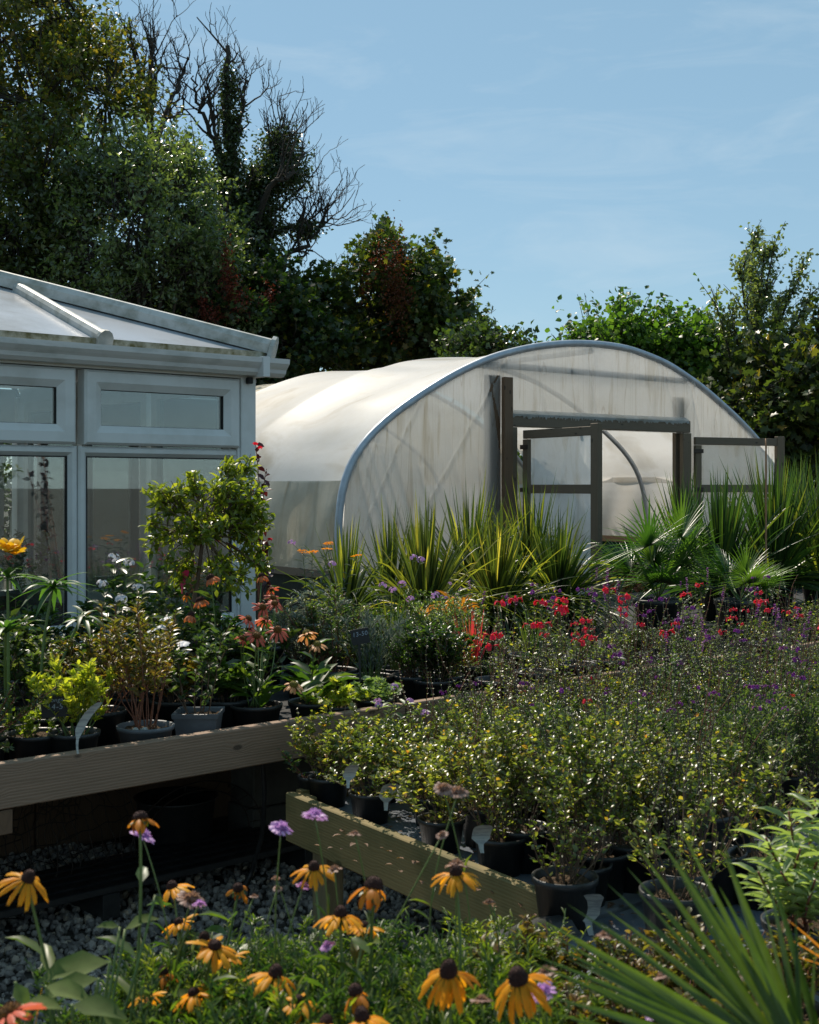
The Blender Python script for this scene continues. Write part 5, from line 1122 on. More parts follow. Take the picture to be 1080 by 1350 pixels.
for i, (px, w_, h_) in enumerate([(655, -.35, .62), (700, -.5, .58), (735, -.32, .66), (770, -.4, .6), (840, -.35, .62), (885, -.6, .6), (915, -.4, .64), (955, -.8, .6), (1000, -.6, .62), (1045, -.8, .62), (1075, -.6, .6), (860, -1.0, .58), (1020, -1.1, .58), (800, -.8, .56), (640, -.7, .5), (680, -.9, .48), (730, -.95, .5), (780, -1.1, .46), (900, -1.2, .5), (945, -.55, .6), (1060, -.3, .6), (990, -.35, .62), (825, -.55, .58), (615, -.4, .5), (560, -.45, .42), (690, -1.25, .5), (640, -1.0, .44), (750, -1.35, .52), (840, -1.3, .5), (790, -1.55, .56), (700, -1.5, .5), (860, -1.6, .55), (930, -1.5, .55), (985, -1.4, .52), (1030, -1.35, .5), (900, -1.8, .52), (820, -1.75, .5)]):
    if (LB(px, w_)-A_)@fl < .13: continue
    stalks(LB(px, w_, ZB2), 13, h_*.86, 1200+i, 'salvia of thin bare flower stalks standing above the green crowd', M_stemd if i % 2 else M_stemr, 'spent salvias with bare stalks')
# drooping big leaf plant and pale-leaf lance plant
stemmed('catmint', 'pale drooping leaves and pink spikes at the end of the long plank', 'plant', S(505, 985, ZB2), [(520, 905, 4.8), (540, 925, 4.7), (500, 930, 4.7), (560, 940, 4.6), (480, 950, 4.6), (498, 925, 4.8)], 'lilac', 63, M_lf_pale, nl=10, ll=.05, lw=.02, fs=.5)
ladd('trailing_herb', 'woody sprig with small grey-green leaves reaching over the bench corner', S(414, 1056, ZB2+.0), 64, pot=(.055, .09), h=.20, nst=5, nbr=4, nleaf=170, ll=.022, lw=.012, lmat=M_lf_salvia2, smat=M_stemr, lean=1.6, up=-.02)
# ------------------------------------------------- near bench: pots and foreground
NP = 'empty-looking black pots of stubble on the near bench'
for i, (px, py, h_, nl_, R_, lb_) in enumerate([(745, 1222, .22, 260, .08, 'black pot of bare soil with a white label, overlapping the plank end'), (893, 1262, .30, 420, .085, 'large black pot of bare twiggy stems on the blue-grey fabric'), (1005, 1190, .34, 700, .09, 'black pot of tangled stems behind the palm tips'), (832, 1170, .3, 900, .08, 'black pot of brown twiggy stems behind the labelled pot'), (940, 1185, .36, 1000, .085, 'black pot of leafy tangled stems left of the pale willow-leaved plant')]):
    bush('potted_shrub', lb_, 'shrub', S(px, py, ZB2-.003), 700+i, pot=(R_, .13 if i != 1 else .16), h=h_, nst=12, nbr=5, nleaf=nl_, ll=.02, lw=.012, lmat=M_lf_salvia, smat=M_stemb, lean=.55)
# willow-leaved pale plant on the right
wl = [(1040, 1070, 2.75), (1075, 1055, 2.8), (1010, 1105, 2.7), (1055, 1120, 2.65), (1090, 1100, 2.7), (1030, 1150, 2.6), (1075, 1160, 2.6), (1110, 1050, 2.8), (1000, 1150, 2.65)]
stemmed('willow_leaved_plant', 'pale green plant with whorls of narrow lance leaves at the right edge', 'plant', S(1060, 1290, ZB2), wl, None, 71, M_lf_pale, nl=34, ll=.085, lw=.017, sr=.004, smat=M_stemr)
# foreground palm: big fan from the lower right corner
def fore_palm():
    base = np.array([.56, 1.42, ZB2]); t = thing('fan_palm', 'large out-of-focus green palm fan sweeping up from the lower right corner', 'palm', base); r = rng(88); zb = pot_parts(t, .14, .2)
    tips = [(700, 1212, 1.35), (738, 1192, 1.5), (800, 1165, 1.6), (835, 1105, 1.55), (860, 1088, 1.5), (905, 1092, 1.45), (880, 1130, 1.6), (940, 1118, 1.5), (955, 1100, 1.55), (970, 1150, 1.6), (715, 1240, 1.45), (760, 1270, 1.6), (690, 1262, 1.35), (705, 1300, 1.3), (1010, 1140, 1.6), (1060, 1180, 1.5), (790, 1210, 1.45), (720, 1325, 1.3), (825, 1140, 1.62), (990, 1200, 1.45), (745, 1230, 1.55)]
    hub = P(1075, 1440, 1.42)-base; sb = MB(); sb.tube(bent((0, 0, zb), hub, (.02, 0)), .008, 8)
    T_ = np.array([P(*q_)-base for q_ in tips]); D = T_-hub; L_ = np.linalg.norm(D, axis=1)
    D = D/L_[:, None]+UP*.04; T2 = nrm(D[:18]+.05*r.normal(size=(18, 3))); D = np.concatenate([D, T2]); L_ = np.concatenate([L_, L_[:18]*r.uniform(.7, 1.0, 18)])
    f = MB(); f.blades(np.repeat(hub[None], len(D), 0)+.008*r.normal(size=(len(D), 3)), D, L_*1.02, .0118, droop=.04, seg=12, fold=.32, roll=r.uniform(.6, 1.4, len(D)), taper=2.2, base=.5)
    o = f.build('fan', M_bl_fore, t); sb.build('leaf_stalk', M_stem, o)
    f = MB(); D2 = np.array([P(1150, 1225, 1.3)-P(1030, 1200, 1.3), P(1180, 1260, 1.35)-P(1035, 1225, 1.35)]); 
    return t
fore_palm()
t_ = thing('grass_clump', 'orange-yellow grass blades at the right edge above the palm', 'plant', np.array([.62, 1.75, ZB2])); zb = pot_parts(t_, .08, .12)
B = np.array([P(1120, 1290, 1.75)]*4)-np.array([.62, 1.75, ZB2]); D = np.array([P(1036, 1203, 1.7), P(1034, 1228, 1.72), P(1048, 1255, 1.7), P(1100, 1180, 1.75)])-np.array([.62, 1.75, ZB2])-B
MB().blades(B, D, np.linalg.norm(D, axis=1), .012, droop=.05, seg=8).blades(np.array([[0, 0, zb]]*4), B+.02, np.linalg.norm(B[0]), .01, droop=.0, seg=4).build('foliage', M_croton, t_)
# black-eyed susans ----------------------------------------------------
def base_at(px, Y): return np.array([(px-540)/F*Y, Y, ZB2])
SU = [('black-eyed susan on a long bare stem at the far left, petals hanging', 100, 1.95, [(36, 1160, 1.9, 'susan', 1.02)], 1),
 ('tallest black-eyed susan, withered, with tattered petals', 162, 2.0, [(185, 1079, 2.0, 'susanw', 1.07)], 2),
 ('black-eyed susan seen side-on beside the faded scabious', 232, 2.45, [(228, 1170, 2.55, 'susan', 0.98), (236, 1217, 2.45, 'susan3', 0.88)], 3),
 ('small wilting black-eyed susan with petals gone on one side', 290, 2.4, [(314, 1172, 2.4, 'susanw', 0.88)], 4),
 ('cluster of open golden black-eyed susans, left of centre', 268, 2.1, [(283, 1248, 2.05, 'susan3', 1.02), (270, 1238, 2.15, 'susanw', 0.84), (304, 1262, 2.15, 'susan3', 0.74), (256, 1311, 2.05, 'susan3', 0.93), (194, 1313, 2.05, 'susan3', 0.93), (216, 1284, 2.15, 'susanw', 0.84)], 5),
 ('black-eyed susans with ragged petals before the end of the green plank', 468, 2.05, [(414, 1145, 2.2, 'susan', 1.02), (492, 1170, 1.95, 'susanw', 1.21), (449, 1207, 2.05, 'susan', 0.98), (481, 1222, 2.15, 'susan3', 0.93)], 6),
 ('group of four low black-eyed susans at the bottom edge', 405, 1.9, [(362, 1286, 1.95, 'susan', 1.02), (393, 1320, 1.9, 'susan3', 0.98), (470, 1310, 1.85, 'susanw', 1.02), (430, 1350, 1.75, 'susan', 0.93), (478, 1344, 1.7, 'susan', 0.98)], 7),
 ('single black-eyed susan in front of the green plank with drooping petals', 545, 2.1, [(601, 1152, 2.1, 'susan', 0.98)], 8),
 ('large black-eyed susan with a dark dome and long hanging petals, bottom centre', 595, 1.7, [(591, 1283, 1.7, 'susan2', 1.07)], 9),
 ('large black-eyed susan with petals swept left, right of its twin', 680, 1.65, [(684, 1293, 1.65, 'susan2', 1.07)], 10)]
for lb_, px, Y, hs, sd_ in SU: daisy('black_eyed_susan', lb_, 'flower', base_at(px, Y), hs, M_lf_mid, seed=sd_, nl=3, ll=.075, lw=.026, basal=5, sr=.0024, group='black-eyed susans in the foreground', pot=(.07, .11))
daisy('zinnia', 'salmon-pink daisy flower cut by the bottom left corner', 'flower', base_at(20, 1.6), [(14, 1338, 1.6, 'coral', 1.25)], M_lf_mid, seed=20, pot=(.06, .09), basal=3)
# large basal leaves at lower left
t_ = thing('broad_leaved_plant', 'broad veined leaves of a low plant in the lower left corner', 'plant', base_at(80, 1.85)); zb = pot_parts(t_, .09, .11); base = base_at(80, 1.85); lm = MB(); sb = MB(); r = rng(66)
for (px, py, Y, dx, dz, ln) in [(145, 1268, 1.85, -1, -.12, .13), (130, 1290, 1.8, -.9, -.2, .10), (60, 1300, 1.75, .8, -.1, .09), (20, 1295, 1.75, .3, -.4, .06), (95, 1325, 1.7, 1, -.05, .10), (135, 1335, 1.7, .7, -.5, .07), (30, 1325, 1.65, 1, .1, .07), (165, 1225, 2.0, .9, .45, .075), (158, 1222, 2.0, -.8, .15, .045), (205, 1180, 2.0, .5, -.6, .03)]:
    p = P(px, py, Y)-base; lm.leaves(p[None], np.array([[dx, -.25, dz]]), np.array([.1, -.5, 1]), ln*.8, ln*.36); sb.tube(bent((0, 0, zb), p, (.01, 0)), .0022, 5)
lm.build('foliage', M_lf_broad, t_); sb.build('stems', M_stem, t_)
# scabious ---------------------------------------------------------------
def scab(label, base, heads, seed):
    t = thing('scabious', label, 'flower', base, 0, 'scabious on wiry stems in the foreground'); r = rng(seed); zb = pot_parts(t, .07, .11); sb = MB(); lm = MB(); base = np.array(base, float)
    for (px, py, Y, key, sc_) in heads:
        tip = P(px, py, Y)-base; c = bent((r.uniform(-.02, .02), 0, zb), tip, (r.uniform(-.05, .05), r.uniform(-.02, .02)), 16); sb.tube(c, .0013, 5); share(FL[key], t, tip, (r.uniform(-.5, .5), r.uniform(-.5, .5), r.uniform(0, 6)), sc_)
        k = 6; p, tt = along(c, r.uniform(.2, .7, k)); lm.leaves(p, tt+.6*r.normal(size=(k, 3)), UP, .04, .005)
    sb.build('stems', M_stem, t); lm.build('foliage', M_lf_mid, t)
scab('lilac scabious hidden behind the tallest withered flower stem', base_at(195, 2.15), [(188, 1103, 2.15, 'scab', .85)], 1)
scab('pair of lilac scabious heads before the lower bench corner', base_at(395, 2.1), [(371, 1092, 2.1, 'scab', .75), (415, 1076, 2.05, 'scab', .8), (400, 1168, 2.2, 'scab', .5)], 2)
scab('faded pink-brown scabious beside the side-on yellow flower', base_at(260, 2.2), [(252, 1187, 2.15, 'scabf', .95), (263, 1192, 2.1, 'scab', .45)], 3)
scab('small pink scabious low among the feathery leaves', base_at(432, 2.1), [(432, 1247, 2.05, 'scab', .5), (441, 1147, 2.15, 'scabf', .5), (468, 1100, 2.1, 'scabf', .4), (583, 1101, 2.1, 'scabf', .4)], 4)
scab('brown dried scabious heads standing above the salvias', base_at(600, 2.2), [(585, 1040, 2.2, 'scabf', .65), (604, 1045, 2.2, 'scabf', .7), (602, 1142, 2.15, 'scabf', .75), (645, 1190, 2.1, 'scabf', .4)], 5)
scab('pink scabious at the bottom edge right of the big yellow flowers', base_at(720, 1.8), [(716, 1308, 1.8, 'scab', .7), (635, 1320, 1.8, 'scabf', .6), (720, 1282, 1.85, 'scabf', .6)], 6)
scab('seed heads and a lilac bloom among the palm tips', base_at(830, 1.7), [(800, 1235, 1.7, 'scabf', .55), (876, 1288, 1.65, 'scabf', .55), (968, 1292, 1.6, 'scabf', .5), (868, 1340, 1.6, 'scab', .6)], 7)
scab('green buds on thin branched stems left of the coral flower cluster', base_at(350, 2.2), [(364, 1158, 2.2, 'scabf', .3), (366, 1172, 2.2, 'scabf', .3), (335, 1182, 2.25, 'scabf', .3)], 8)
# feathery foliage and sedum filling the near bench
FE = 'feathery green foliage along the bottom of the picture'
r = rng(91)
feat = [(px, Y) for Y in (2.45, 2.15, 1.85) for px in np.arange(190 if Y > 2.3 else 140, 700, 62 if Y > 2 else 75)]
pr_ = None
for i, (px, Y) in enumerate(feat):
    top = (1232, 1262, 1300)[(2.45, 2.15, 1.85).index(Y)]
    h_ = CAMZ-(top-640)/F*Y-ZB2
    p = base_at(px+r.uniform(-20, 20), Y+r.uniform(-.08, .08)); E = (p-E_n)@ny_
    if E > -.1: p = p-ny_*(E+.1)
    if pr_ is None or i < 3:
        o = bush('feathery_plant', 'clump of feathery narrow green leaves below the yellow flowers', 'plant', p, 800+i, pot=(.075, .1), h=.29, nst=28, nbr=5, nleaf=2600, ll=.024, lw=.0042, lmat=(M_lf_mid, M_lf_salvia2, M_lf_young)[i], smat=M_stem, lean=.55, group=FE, lift=1.0); pr_ = pr_ or []; pr_.append((o, children(o)))
    else:
        src, ks = pr_[i % 3]; o = src.copy(); COL.objects.link(o); [copy_tree(c, o) for c in ks]; o.location = tuple(float(v) for v in p); o.rotation_euler = (0, 0, r.uniform(0, 6.28))
    s_ = max(.6, min(1.25, h_/.36)); o.scale = (1.05, 1.05, s_)
SE = 'reddish-green sedum clumps at the bottom right of centre'
pr2 = []
for i, (px, Y) in enumerate([(735, 2.2), (790, 2.15), (845, 2.2), (700, 2.0), (765, 1.95), (830, 1.9), (900, 1.95), (660, 2.3), (905, 2.3), (960, 2.1), (1010, 2.2), (770, 2.42), (850, 2.45), (940, 2.5), (700, 2.45), (1030, 2.5)]):
    p = base_at(px, Y)
    if i < 2: o = bush('sedum', 'low sedum with olive and rusty small leaves before the fabric edging', 'plant', p, 850+i, pot=(.08, .09), h=.20, nst=22, nbr=5, nleaf=1100, ll=.020, lw=.011, lmat=M_lf_olive, smat=M_stemr, lean=.6, group=SE); pr2.append((o, children(o)))
    else:
        src, ks = pr2[i % 2]; o = src.copy(); COL.objects.link(o); [copy_tree(c, o) for c in ks]; o.location = tuple(float(v) for v in p); o.rotation_euler = (0, 0, i*1.1)
grassy('dry_grass', 'small tuft of straw-coloured grass at the left edge above the broad leaves', base_at(-5, 1.9), 30, .34, .006, M_croton, 95, pot=(.06, .09), lean=.35)
# ------------------------------------------------- labels and price signs
def label_strip(px, py, Y, ln, lab, lean=.25, bend=.35, w_=.022, mat=None, rot=0):
    p = P(px, py, Y); o_ = p-UP*ln*.9; s_ = np.linspace(0, 1, 12); w2 = w_*np.interp(s_, [0, .3, .42, .9, 1], [.2, .3, .95, 1, .55])
    X = lean*ln*s_+bend*ln*(s_**2-s_); Yv = .02*np.sin(s_*3); Z = ln*s_
    G_ = np.stack([np.stack([X-w2/2, Yv, Z], -1), np.stack([X, Yv+.0025, Z], -1), np.stack([X+w2/2, Yv, Z], -1)], 1)
    mb = MB(); mb.grid(G_); o = mb.build('plant_label', mat or M_tag); o.location = tuple(o_); o.rotation_euler = (0, 0, rot); return tag(o, lab, 'label')
label_strip(103, 933, 4.02, .16, 'curled white plastic label bending out of the golden shrub pot', lean=.42, bend=.75, w_=.03)
label_strip(459, 1012, 3.95, .07, 'pale rounded label in the first pot at the bench corner', w_=.04)
label_strip(509, 1037, 3.85, .08, 'pale squarish label standing in the second pot along the plank', w_=.05)
label_strip(636, 1092, 3.5, .075, 'egg-shaped pale label by the middle of the plank', w_=.052, lean=.1)
label_strip(780, 1185, 3.15, .10, 'tall rounded grey label in the pot at the plank end', w_=.062, lean=.05)
label_strip(758, 975, 4.0, .08, 'weathered label half hidden in the salvia crowd', w_=.05)
label_strip(240, 755, 5.45, .10, 'bright pink plastic label tied to the standard tree trunk', mat=M_tagp, w_=.03, lean=.2)
for i in range(2):
    mb = MB(); mb.lathe([(0, 0), (.011, 0), (.011, .02), (.009, .022), (0, .022)], 10); o = mb.build('stub_label', M_tag); o.location = tuple(LB(180+i*7, .10-.01*i, ZS+.1)); o.rotation_euler = (1.2, 0, i); tag(o, ['small white rolled tag lying on the soil of the grey round pot', 'second white rolled tag touching the first in the grey round pot'][i], 'label')
def text_mesh(txt, size, mat, parent, loc, rot, font_shear=.15):
    c = bpy.data.curves.new('t', 'FONT'); c.body = txt; c.size = size; c.align_x = 'CENTER'; c.shear = font_shear; c.extrude = .0004; c.space_character = 1.1
    o = bpy.data.objects.new('t', c); COL.objects.link(o); bpy.context.view_layer.update()
    me = bpy.data.meshes.new_from_object(o.evaluated_get(bpy.context.evaluated_depsgraph_get())); bpy.data.objects.remove(o); bpy.data.curves.remove(c)
    me.materials.clear(); me.materials.append(mat); q_ = bpy.data.objects.new('writing', me); COL.objects.link(q_); q_.parent = parent; q_.location = loc; q_.rotation_euler = rot; return q_
def slate(px, py, Y, w_, h_, lab, lines, rot, tilt, stake):
    c = P(px, py, Y); t = thing('price_sign', lab, 'sign', c-UP*stake, rot)
    mb = MB(); x = cos(tilt); z = sin(tilt); V = [(i*w_/2*x-j*h_/2*z, y, stake+i*w_/2*z+j*h_/2*x) for y in (-.002, .002) for i, j in ((-1, -1), (1, -1), (1, 1), (-1, 1))]
    mb.add(V, [[0,1,2,3],[7,6,5,4],[0,4,5,1],[1,5,6,2],[2,6,7,3],[3,7,4,0]]); mb.build('slate', M_slate, t, smooth=False)
    if stake > .08: mb = MB(); mb.beam((0, 0, 0), (-.004, 0, stake-h_/2*.96), .008, .003, up=(0, 1, 0)); mb.build('stake', M_slate, t, smooth=False)
    for tx, sz_, dx, dz in lines: text_mesh(tx, sz_, M_chalk, t, (dx, -.0035, stake+dz), (pi/2, -tilt, 0))
slate(475, 839, 4.85, .068, .058, 'small black price sign on a stake, chalked 13-50, among the silver plants', [('13-50', .023, 0, .002)], 0, .18, .17)
slate(76, 930, 4.22, .105, .075, 'black slate price card chalked 14-5, behind the golden shrub', [('oonga', .020, -.008, .012), ('14-5', .026, -.008, -.012)], .1, .05, .06)
#--PART4--
# ================================================================== TREES
def tree(name, label, base_px, Y, blobs, leafmat, seed, ll=.11, lw=.07, tmpl='leaf4', trunk=.16, shoots=None, per=10, shl=.5, upb=.5, group=None, cat='tree', extra=None, top=None, bark=None, rs=1.0, dens=1.0):
    """blobs: (px, py, dY, rx, ry(depth), rz, n_shoots) ellipsoids of the crown in metres; shoots leave each one outwards"""
    r = rng(seed); b = P(base_px, 640, Y); b[2] = 0
    t = thing(name, label, cat, b, 0, group)
    cs = [P(px, py, Y+dy)-b for px, py, dy, *_ in blobs]
    tb = MB(); hi = max(c[2] for c in cs); mean = np.mean([c for c in cs], 0)
    tp = np.array([mean[0]*.5, mean[1]*.5, hi*.62]) if top is None else np.array(top)
    tr = bent((0, 0, 0), tp, (r.uniform(-.3, .3), r.uniform(-.3, .3)), 14); tr[:, :2] += .05*r.normal(size=(14, 2)); tr[0, :2] = 0
    tb.tube(tr, np.linspace(trunk, trunk*.45, 14), 9)
    for c in cs:
        s_ = np.clip(c[2]/hi*.75, .25, .98); st, _ = along(tr, [s_*.9]); e = c; md = (st[0]+e)/2+np.array([0, 0, -.12])*np.linalg.norm(e-st[0])+.1*r.normal(size=3)
        pts = np.array([st[0], md, e]); q_ = np.stack([np.interp(np.linspace(0, 2, 12), range(3), pts[:, j]) for j in range(3)], -1)
        q_[1:-1] = (q_[:-2]+2*q_[1:-1]+q_[2:])/4; tb.tube(q_+.03*r.normal(size=q_.shape), np.linspace(trunk*.42, trunk*.1, 12), 6)
    lp = []; ld = []
    for c, (px, py, dy, rx, ry, rz_, n) in zip(cs, blobs):
        n = int(n*dens)
        R3 = np.array([rx, ry, rz_])*rs; ns = max(4, n//13)
        sd_ = nrm(r.normal(size=(ns, 3))); sc_ = c+sd_*R3*(.30+.72*r.random(ns)**.6)[:, None]; wsub = r.random(ns)**.7+.25; own = r.choice(ns, n, p=wsub/wsub.sum())
        st = sc_[own]+r.normal(size=(n, 3))*np.minimum(R3, .9)*.13*(.6+wsub[own])[:, None]; d = nrm((st-c)/R3)
        dr = nrm(d*np.array([1, 1, .8])+UP*upb+.5*r.normal(size=(n, 3))); sl = shl*rs*r.uniform(.35, 1.1, n)*np.where(r.random(n) < .12, 1.7, 1)
        s_ = r.random((n, per)); pts = st[:, None]+dr[:, None]*(sl[:, None]*s_)[..., None]+.05*r.normal(size=(n, per, 3))
        lp.append(pts.reshape(-1, 3)); ld.append(nrm(dr[:, None]*.4+r.normal(size=(n, per, 3))-UP*.25).reshape(-1, 3))
        for i in r.choice(n, min(n, 60), replace=False): tb.tube(np.array([c+(st[i]-c)*.25, st[i], st[i]+dr[i]*sl[i]]), [.018, .010, .004], 3, cap=False)
    lp = np.concatenate(lp); ld = np.concatenate(ld); k = len(lp); q_ = r.uniform(.6, 1.2, k)
    tb.build('trunk', bark or M_bark, t); MB().leaves(lp, ld, UP+.9*r.normal(size=(k, 3)), ll*q_, lw*q_, tmpl).build('crown', leafmat, t)
    if extra: extra(t, b, r)
    return t
def twigs(mb, p, d, ln, rad, depth, r, tips, up=.55, n=5, wig=.22, br=(1, 3)):
    c = [p]; dd = nrm(d)
    for i in range(n):
        dd = nrm(dd+wig*r.normal(size=3)+UP*up*.25); c.append(c[-1]+dd*ln/n)
    c = np.array(c); mb.tube(c, np.linspace(rad, max(rad*.45, .005), n+1), 5 if rad > .02 else 3, cap=False); tips.append(c)
    if depth == 0: return
    for _ in range(r.integers(*br)+1):
        s_ = r.uniform(.3, 1); q_, tt = along(c, [s_]); a = nrm(r.normal(size=3)); nd = nrm(tt[0]*.8+a*.75+UP*.2)
        twigs(mb, q_[0], nd, ln*r.uniform(.45, .75), rad*.5, depth-1, r, tips, up, n, wig, br)
# big brown-green tree at the left, top leaves the frame
tree('tall_tree', 'huge tree with bronzing brown-green leaves filling the top left corner', 40, 23, [(20, 40, 0, 1.5, 2, 1.3, 420), (100, 70, .5, 1.1, 1.6, 1.2, 380), (140, 130, 0, .65, 1.3, 1.1, 240), (50, 140, -1, 1.5, 1.6, 1.2, 420), (10, 230, 0, 1.3, 1.8, 1.2, 320), (95, 220, .5, 1.2, 1.6, 1.2, 330), (60, -40, 0, 1.1, 1.6, 1.0, 130), (-30, 90, 0, 1.5, 1.6, 2, 200), (0, 10, 1, 1.5, 1.6, 1.2, 200), (75, 10, 0, .7, 1, .8, 120)], M_lf_brown, 1, ll=.105, lw=.07, trunk=.2, per=19, shl=.55, dens=.5)
tree('tall_tree', 'dark green tree with a forked trunk behind the conservatory roof', 52, 21.5, [(20, 300, 0, 1.3, 1.5, 1.0, 260), (90, 330, .5, 1.2, 1.4, 1.1, 260), (50, 250, 0, 1.2, 1.4, .9, 220), (120, 270, 0, .9, 1.2, 1, 180), (-10, 380, .5, 1, 1.2, .9, 150)], M_lf_dark, 2, ll=.115, lw=.07, trunk=.17, per=12, shl=.5, dens=.8)
tree('glossy_tree', 'glossy grey-green evergreen tree between the big tree and the bare twigs', 195, 20.5, [(150, 225, 0, .7, 1.3, .7, 260), (200, 225, 0, .65, 1.3, .7, 280), (228, 215, .3, .3, .8, .4, 100), (175, 290, -.4, 1.0, 1.4, 1, 340), (235, 270, 0, .55, 1, .9, 200), (250, 340, 0, .6, 1.1, .9, 200), (200, 370, 0, 1.0, 1.3, .8, 260), (135, 350, 0, .8, 1.2, .9, 220), (265, 400, 0, .7, 1, .6, 160)], M_lf_glossy, 3, ll=.10, lw=.05, trunk=.15, per=14, shl=.42, dens=.75)
tree('dark_tree', 'dark dense evergreen low behind the conservatory hip', 130, 22, [(60, 400, 0, 1.5, 1.2, 1, 260), (150, 410, 0, 1.5, 1.2, 1.0, 260), (240, 420, 0, 1.2, 1.2, .9, 240), (-20, 420, 0, 1.4, 1.2, 1, 200), (310, 420, 0, 1, 1.2, .9, 200)], M_lf_ivy, 4, ll=.12, lw=.08, trunk=.14, per=14, shl=.4, dens=.7)
tree('glossy_tree', 'grey-green bushy tree filling the gap left of the ivy-clad trunk', 262, 22.3, [(262, 300, 0, .4, .9, .7, 130), (285, 370, 0, .6, 1, .9, 210), (300, 440, 0, .8, 1, .8, 190), (258, 350, 0, .5, 1, .8, 130)], M_lf_glossy, 5, ll=.10, lw=.06, trunk=.1, per=12, shl=.35)
# bare twiggy tree
def bare_tree(label, base_px, Y, limbs, seed, ivy=None, trunk_r=.14, depth=2, name='bare_tree'):
    b = P(base_px, 640, Y); b[2] = 0; t = thing(name, label, 'tree', b); r = rng(seed); tb = MB(); tips = []
    allp = []
    for li, (pts, r0, nb_) in enumerate(limbs):
        q_ = np.array([P(px, py, Y+dy)-b for px, py, dy in pts]); m_ = len(q_); s_ = np.linspace(0, m_-1, m_*5); c = np.stack([np.interp(s_, range(m_), q_[:, j]) for j in range(3)], -1)
        for _ in range(2): c[1:-1] = (c[:-2]+2*c[1:-1]+c[2:])/4
        c[1:-1] += .03*r.normal(size=(len(c)-2, 3)); tb.tube(c, np.linspace(r0, max(.012, r0*.22), len(c)), 7); allp.append((c, r0))
        for _ in range(nb_):
            s1 = r.uniform(.3, 1); p, tt = along(c, [s1]); d = nrm(tt[0]*.7+nrm(r.normal(size=3))*.8+UP*.35)
            twigs(tb, p[0], d, r.uniform(.4, .95), r0*.30*(1.2-s1)+.010, depth, r, tips)
    tb.build('trunk', M_bark, t)
    if ivy:
        lp = []; ld = []
        for (px, py, dy, rx, rz_, n) in ivy:
            c = P(px, py, Y+dy)-b; n = int(n*1.7); d = nrm(r.normal(size=(n, 3))); cl = .75+.25*np.sin(d[:, 0]*5+px)*np.sin(d[:, 2]*6+py)
            lp.append(c+d*np.array([rx, rx, rz_])*(.10+1.35*r.random(n)**.8*cl)[:, None]+.05*r.normal(size=(n, 3))); ld.append(nrm(d*.5+r.normal(size=(n, 3))-UP*.2))
        lp = np.concatenate(lp); ld = np.concatenate(ld); k = len(lp)
        MB().leaves(lp, ld, UP+.9*r.normal(size=(k, 3)), .075*r.uniform(.6, 1.2, k), .055, 'leaf4').build('ivy', M_lf_ivy, t)
    return t
bare_tree('bare twiggy tree showing above the glossy evergreen', 200, 25,
  [([(205, 640, 0), (203, 420, 0), (200, 230, 0), (197, 120, 0), (200, 50, 0)], .13, 13), ([(201, 200, 0), (225, 130, .3), (243, 95, .5), (247, 75, .4)], .06, 9), ([(201, 160, 0), (182, 90, -.4), (172, 45, -.6)], .05, 8), ([(203, 180, 0), (216, 160, 0), (240, 150, .5), (246, 110, .5)], .045, 7), ([(203, 230, 0), (180, 150, 0), (172, 100, 0)], .05, 6), ([(202, 150, 0), (208, 90, .3), (207, 40, .3)], .04, 5)], 11, depth=2)
bare_tree('half-dead tree with an ivy-clad trunk and bare limbs reaching right', 330, 24,
  [([(329, 640, 0), (324, 480, 0), (317, 360, 0), (305, 240, 0), (300, 150, 0), (300, 60, 0)], .2, 16),
   ([(317, 340, 0), (341, 270, .4), (367, 215, .6), (383, 175, .7)], .1, 12), ([(329, 310, 0), (360, 240, -.6), (379, 235, -.6), (403, 200, -.5)], .07, 8),
   ([(318, 290, 0), (285, 190, .3), (262, 140, .4), (255, 100, .3)], .07, 13), ([(300, 230, 0), (278, 150, 0), (272, 105, 0)], .045, 8), ([(304, 200, 0), (320, 140, .2), (324, 95, .3)], .05, 9),
   ([(326, 400, 0), (352, 310, .2), (379, 300, .3), (409, 300, .4), (432, 285, .4)], .075, 12), ([(329, 430, 0), (364, 350, 0), (394, 325, 0), (424, 300, .2), (436, 288, 0)], .075, 13), ([(326, 380, 0), (348, 290, .5), (379, 265, .6), (398, 248, .5)], .06, 9),
   ([(337, 290, 0), (360, 190, .5), (375, 150, .5)], .05, 8), ([(364, 350, 0), (386, 345, .2), (413, 330, .1)], .035, 6)], 12, trunk_r=.2, depth=2, name='ivy_clad_tree',
  ivy=[(305, 170, 0, .22, .9, 1100), (300, 240, 0, .40, .8, 1700), (317, 300, 0, .55, .8, 2400), (337, 255, .3, .5, .5, 1500), (367, 195, .6, .42, .4, 1100), (375, 225, .5, .5, .36, 1500), (348, 300, .2, .45, .45, 1200), (318, 380, 0, .6, .9, 2600), (333, 450, 0, .8, .8, 2400), (270, 250, .3, .16, .5, 260), (360, 235, .2, .45, .35, 1200), (300, 110, 0, .13, .4, 260), (402, 305, .2, .35, .16, 420), (352, 350, 0, .35, .4, 700)])
